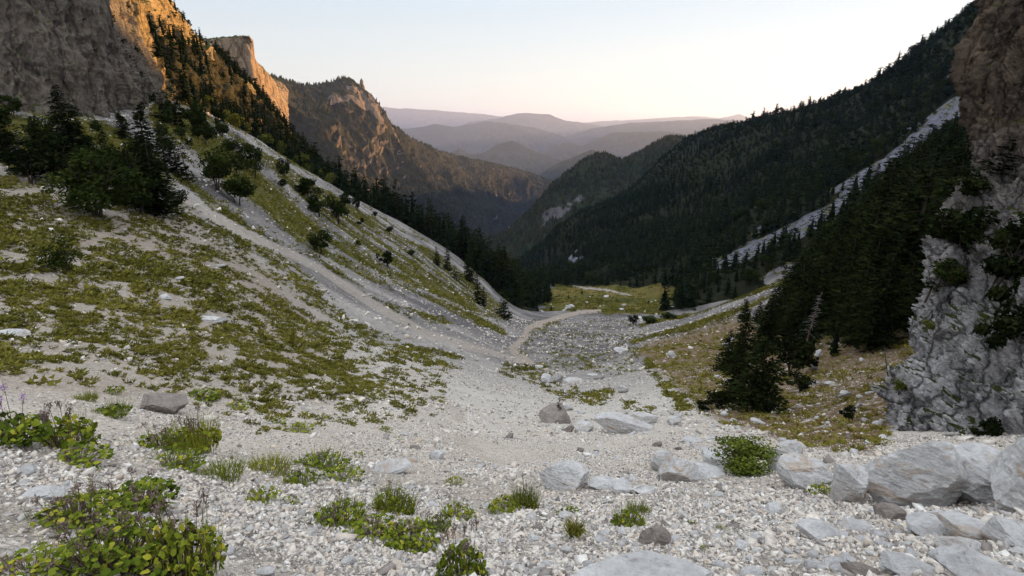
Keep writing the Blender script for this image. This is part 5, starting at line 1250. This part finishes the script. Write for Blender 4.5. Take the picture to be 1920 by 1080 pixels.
# large green bush with visible stems
P = hit(1398, 888); s = np.linalg.norm(P)/FPX
put_tree(P, 66*s, 2.1, mk('crown', blob_crown(901, 3400, 24, .040, .55, .60), fol_mat('bush_leaves', [(.022,.032,.007),(.058,.076,.013),(.12,.14,.022)])), trunk_mesh('bush', 12), 'leafy_bush', 'wide green bush with thin bare stems among the right boulders', 'bush')
# ================================================================ DEAD WOOD
def dead_tree(px, py, h_, label, lean, mat, seed=5):
    P = hit(px, py); H = h_*np.linalg.norm(P)/FPX; rg = np.random.default_rng(seed)
    root = bpy.data.objects.new('dead_tree', None); C.collection.objects.link(root); root.location = P; root.rotation_euler = lean; tag(root, label, 'dead tree')
    tr = MB(); z = np.linspace(-.03, 1, 9); X = .05*z**2; tr.add(*tube(np.stack([X*H, 0*z, z*H], -1), [.018*H, .012*H, .004*H], 8)); link('trunk', tr.mesh('trunk'), mat, root)
    br = MB()
    for i in range(70):
        t = rg.uniform(.15, .98); a = rg.random()*6.28; L = .17*(1.1-t)**.6*rg.uniform(.5, 1.1)*H; b = np.array([.05*t*t*H, 0, t*H]); e_ = b+[L*math.cos(a), L*math.sin(a), -.10*L+.25*L*rg.normal()]
        br.add(*tube([b, (b+e_)/2+[0, 0, .03*L], e_], [.0028*H, .0009*H], 3))
    link('branches', br.mesh('branches'), M_dead, root)
dead_tree(1507, 664, 110, 'bare reddish trunked dead tree standing before the dark wood', (0, .08, 0), M_redbark)
dead_tree(1668, 720, 66, 'small leafless curved tree by the foot of the right cliff', (0, -.35, 0), M_bark, 8)
def log_(p0, p1, r0, label, seed):
    A, B = hit(*p0), hit(*p1); A = A+[0, 0, .28]; B = B+[0, 0, .35]; m = MB(); n = 9; t = np.linspace(0, 1, n)[:, None]; rg = np.random.default_rng(seed)
    Pp = A*(1-t)+B*t+rg.normal(0, .015, (n, 3)); O = Pp[0].copy(); m.add(*tube(Pp-O, [r0, r0*.55], 8)); o = link('fallen_trunk', m.mesh('fallen_trunk'), M_dead, None, label, 'fallen trunk', loc=O)
log_((1528, 700), (1492, 646), .11, 'bleached fallen trunk pointing up into the dark wood', 1)
log_((1612, 772), (1590, 788), .05, 'short fallen branch on the lower brown slope', 2)
log_((1590, 748), (1565, 760), .06, 'grey log lying across the brown slope', 3)
# shrubs and dark pines clinging to the near cliff
Qi, Ni, tt = surf_pts(GR_, 60000, np.random.default_rng(31)); qx, qy, qd = proj(Qi); rg = np.random.default_rng(32)
CLF = [(1880,300,110,70,'p','dark pine branches reaching over the brown upper part of the right cliff'),
 (1905,270,60,40,'p','uppermost dark pine sprig on the right cliff face'),(1820,440,90,90,'d','dark shrub mass where the right cliff narrows'),(1870,470,100,120,'d','dark ivy like shrub in the upper right of the pale cliff part'),
 (1900,560,90,140,'d','dark shrub strip down the right side of the cliff'),(1870,620,70,110,'d','dark shrub in the gully of the pale cliff'),(1885,700,60,80,'d','lowest dark shrub in the gully of the pale cliff'),
 (1775,430,60,60,'d','dark bush crowning the pale spur of the cliff'),(1760,500,50,50,'t','green bush on the edge of the pale spur'),
 (1735,610,22,24,'y','yellow green tuft on the cliff edge'),(1860,800,40,50,'d','dark shrub in the crack near the cliff foot'),(1740,520,70,90,'p','crooked pine leaning out from the cliff edge'),
 (1700,720,26,30,'y','olive tuft low on the cliff edge'),(1795,330,60,50,'d','dark bush beneath the brown overhang'),(1915,470,60,100,'d','dark shrub at the right border of the cliff')]
for px, py, w_, h_, kd, lab in CLF:
    q = np.argsort((qx-px)**2+(qy-py)**2+((qd-qd.min())*0)); k = q[:12]; k = k[np.argmin(qd[k])]; P = Qi[k]; s = np.linalg.norm(P)/FPX; H = h_*s
    dirv = -P/np.linalg.norm(P); P = P+dirv*.15-[0, 0, H*.45]
    cr_ = {'p': CN['pine'], 'd': BL['dark'], 't': BL['mid'], 'y': BL['yellow']}[kd]; put_tree(P, H, w_/h_/.8, pick(cr_), pick(TR['conifer'] if kd == 'p' else TR['bush']), 'pine_tree' if kd == 'p' else 'cliff_shrub', lab, 'pine' if kd == 'p' else 'shrub', lean=(rg.uniform(-.3, .3), rg.uniform(-.4, 0)))
# pine on the skyline above the right slope
bpy.context.view_layer.update()
def _top(): return max((o.matrix_world @ Vector(c))[2] for o in C.objects if o.type == 'MESH' for c in o.bound_box)
HAZE = 4.0e-5; HZTOP = max(_top(), 5)+15
print('HZTOP', HZTOP)
# ================================================================ HAZE
hm = bpy.data.materials.new('haze'); hm.use_nodes = True; ht = hm.node_tree; ht.nodes.clear()
ho = ht.nodes.new('ShaderNodeOutputMaterial'); hv = ht.nodes.new('ShaderNodeVolumePrincipled')
hv.inputs['Density'].default_value = HAZE; hv.inputs['Color'].default_value = (.27, .345, .60, 1); hv.inputs['Anisotropy'].default_value = .35
ht.links.new(hv.outputs[0], ho.inputs['Volume'])
V = [(x, y, z) for x in (-61000, 61000) for y in (-61000, 61000) for z in (-753, HZTOP)]
hz = link('haze', mesh('haze', V, [(0,1,3,2),(4,6,7,5),(0,4,5,1),(2,3,7,6),(0,2,6,4),(1,5,7,3)]), hm, kind='stuff')
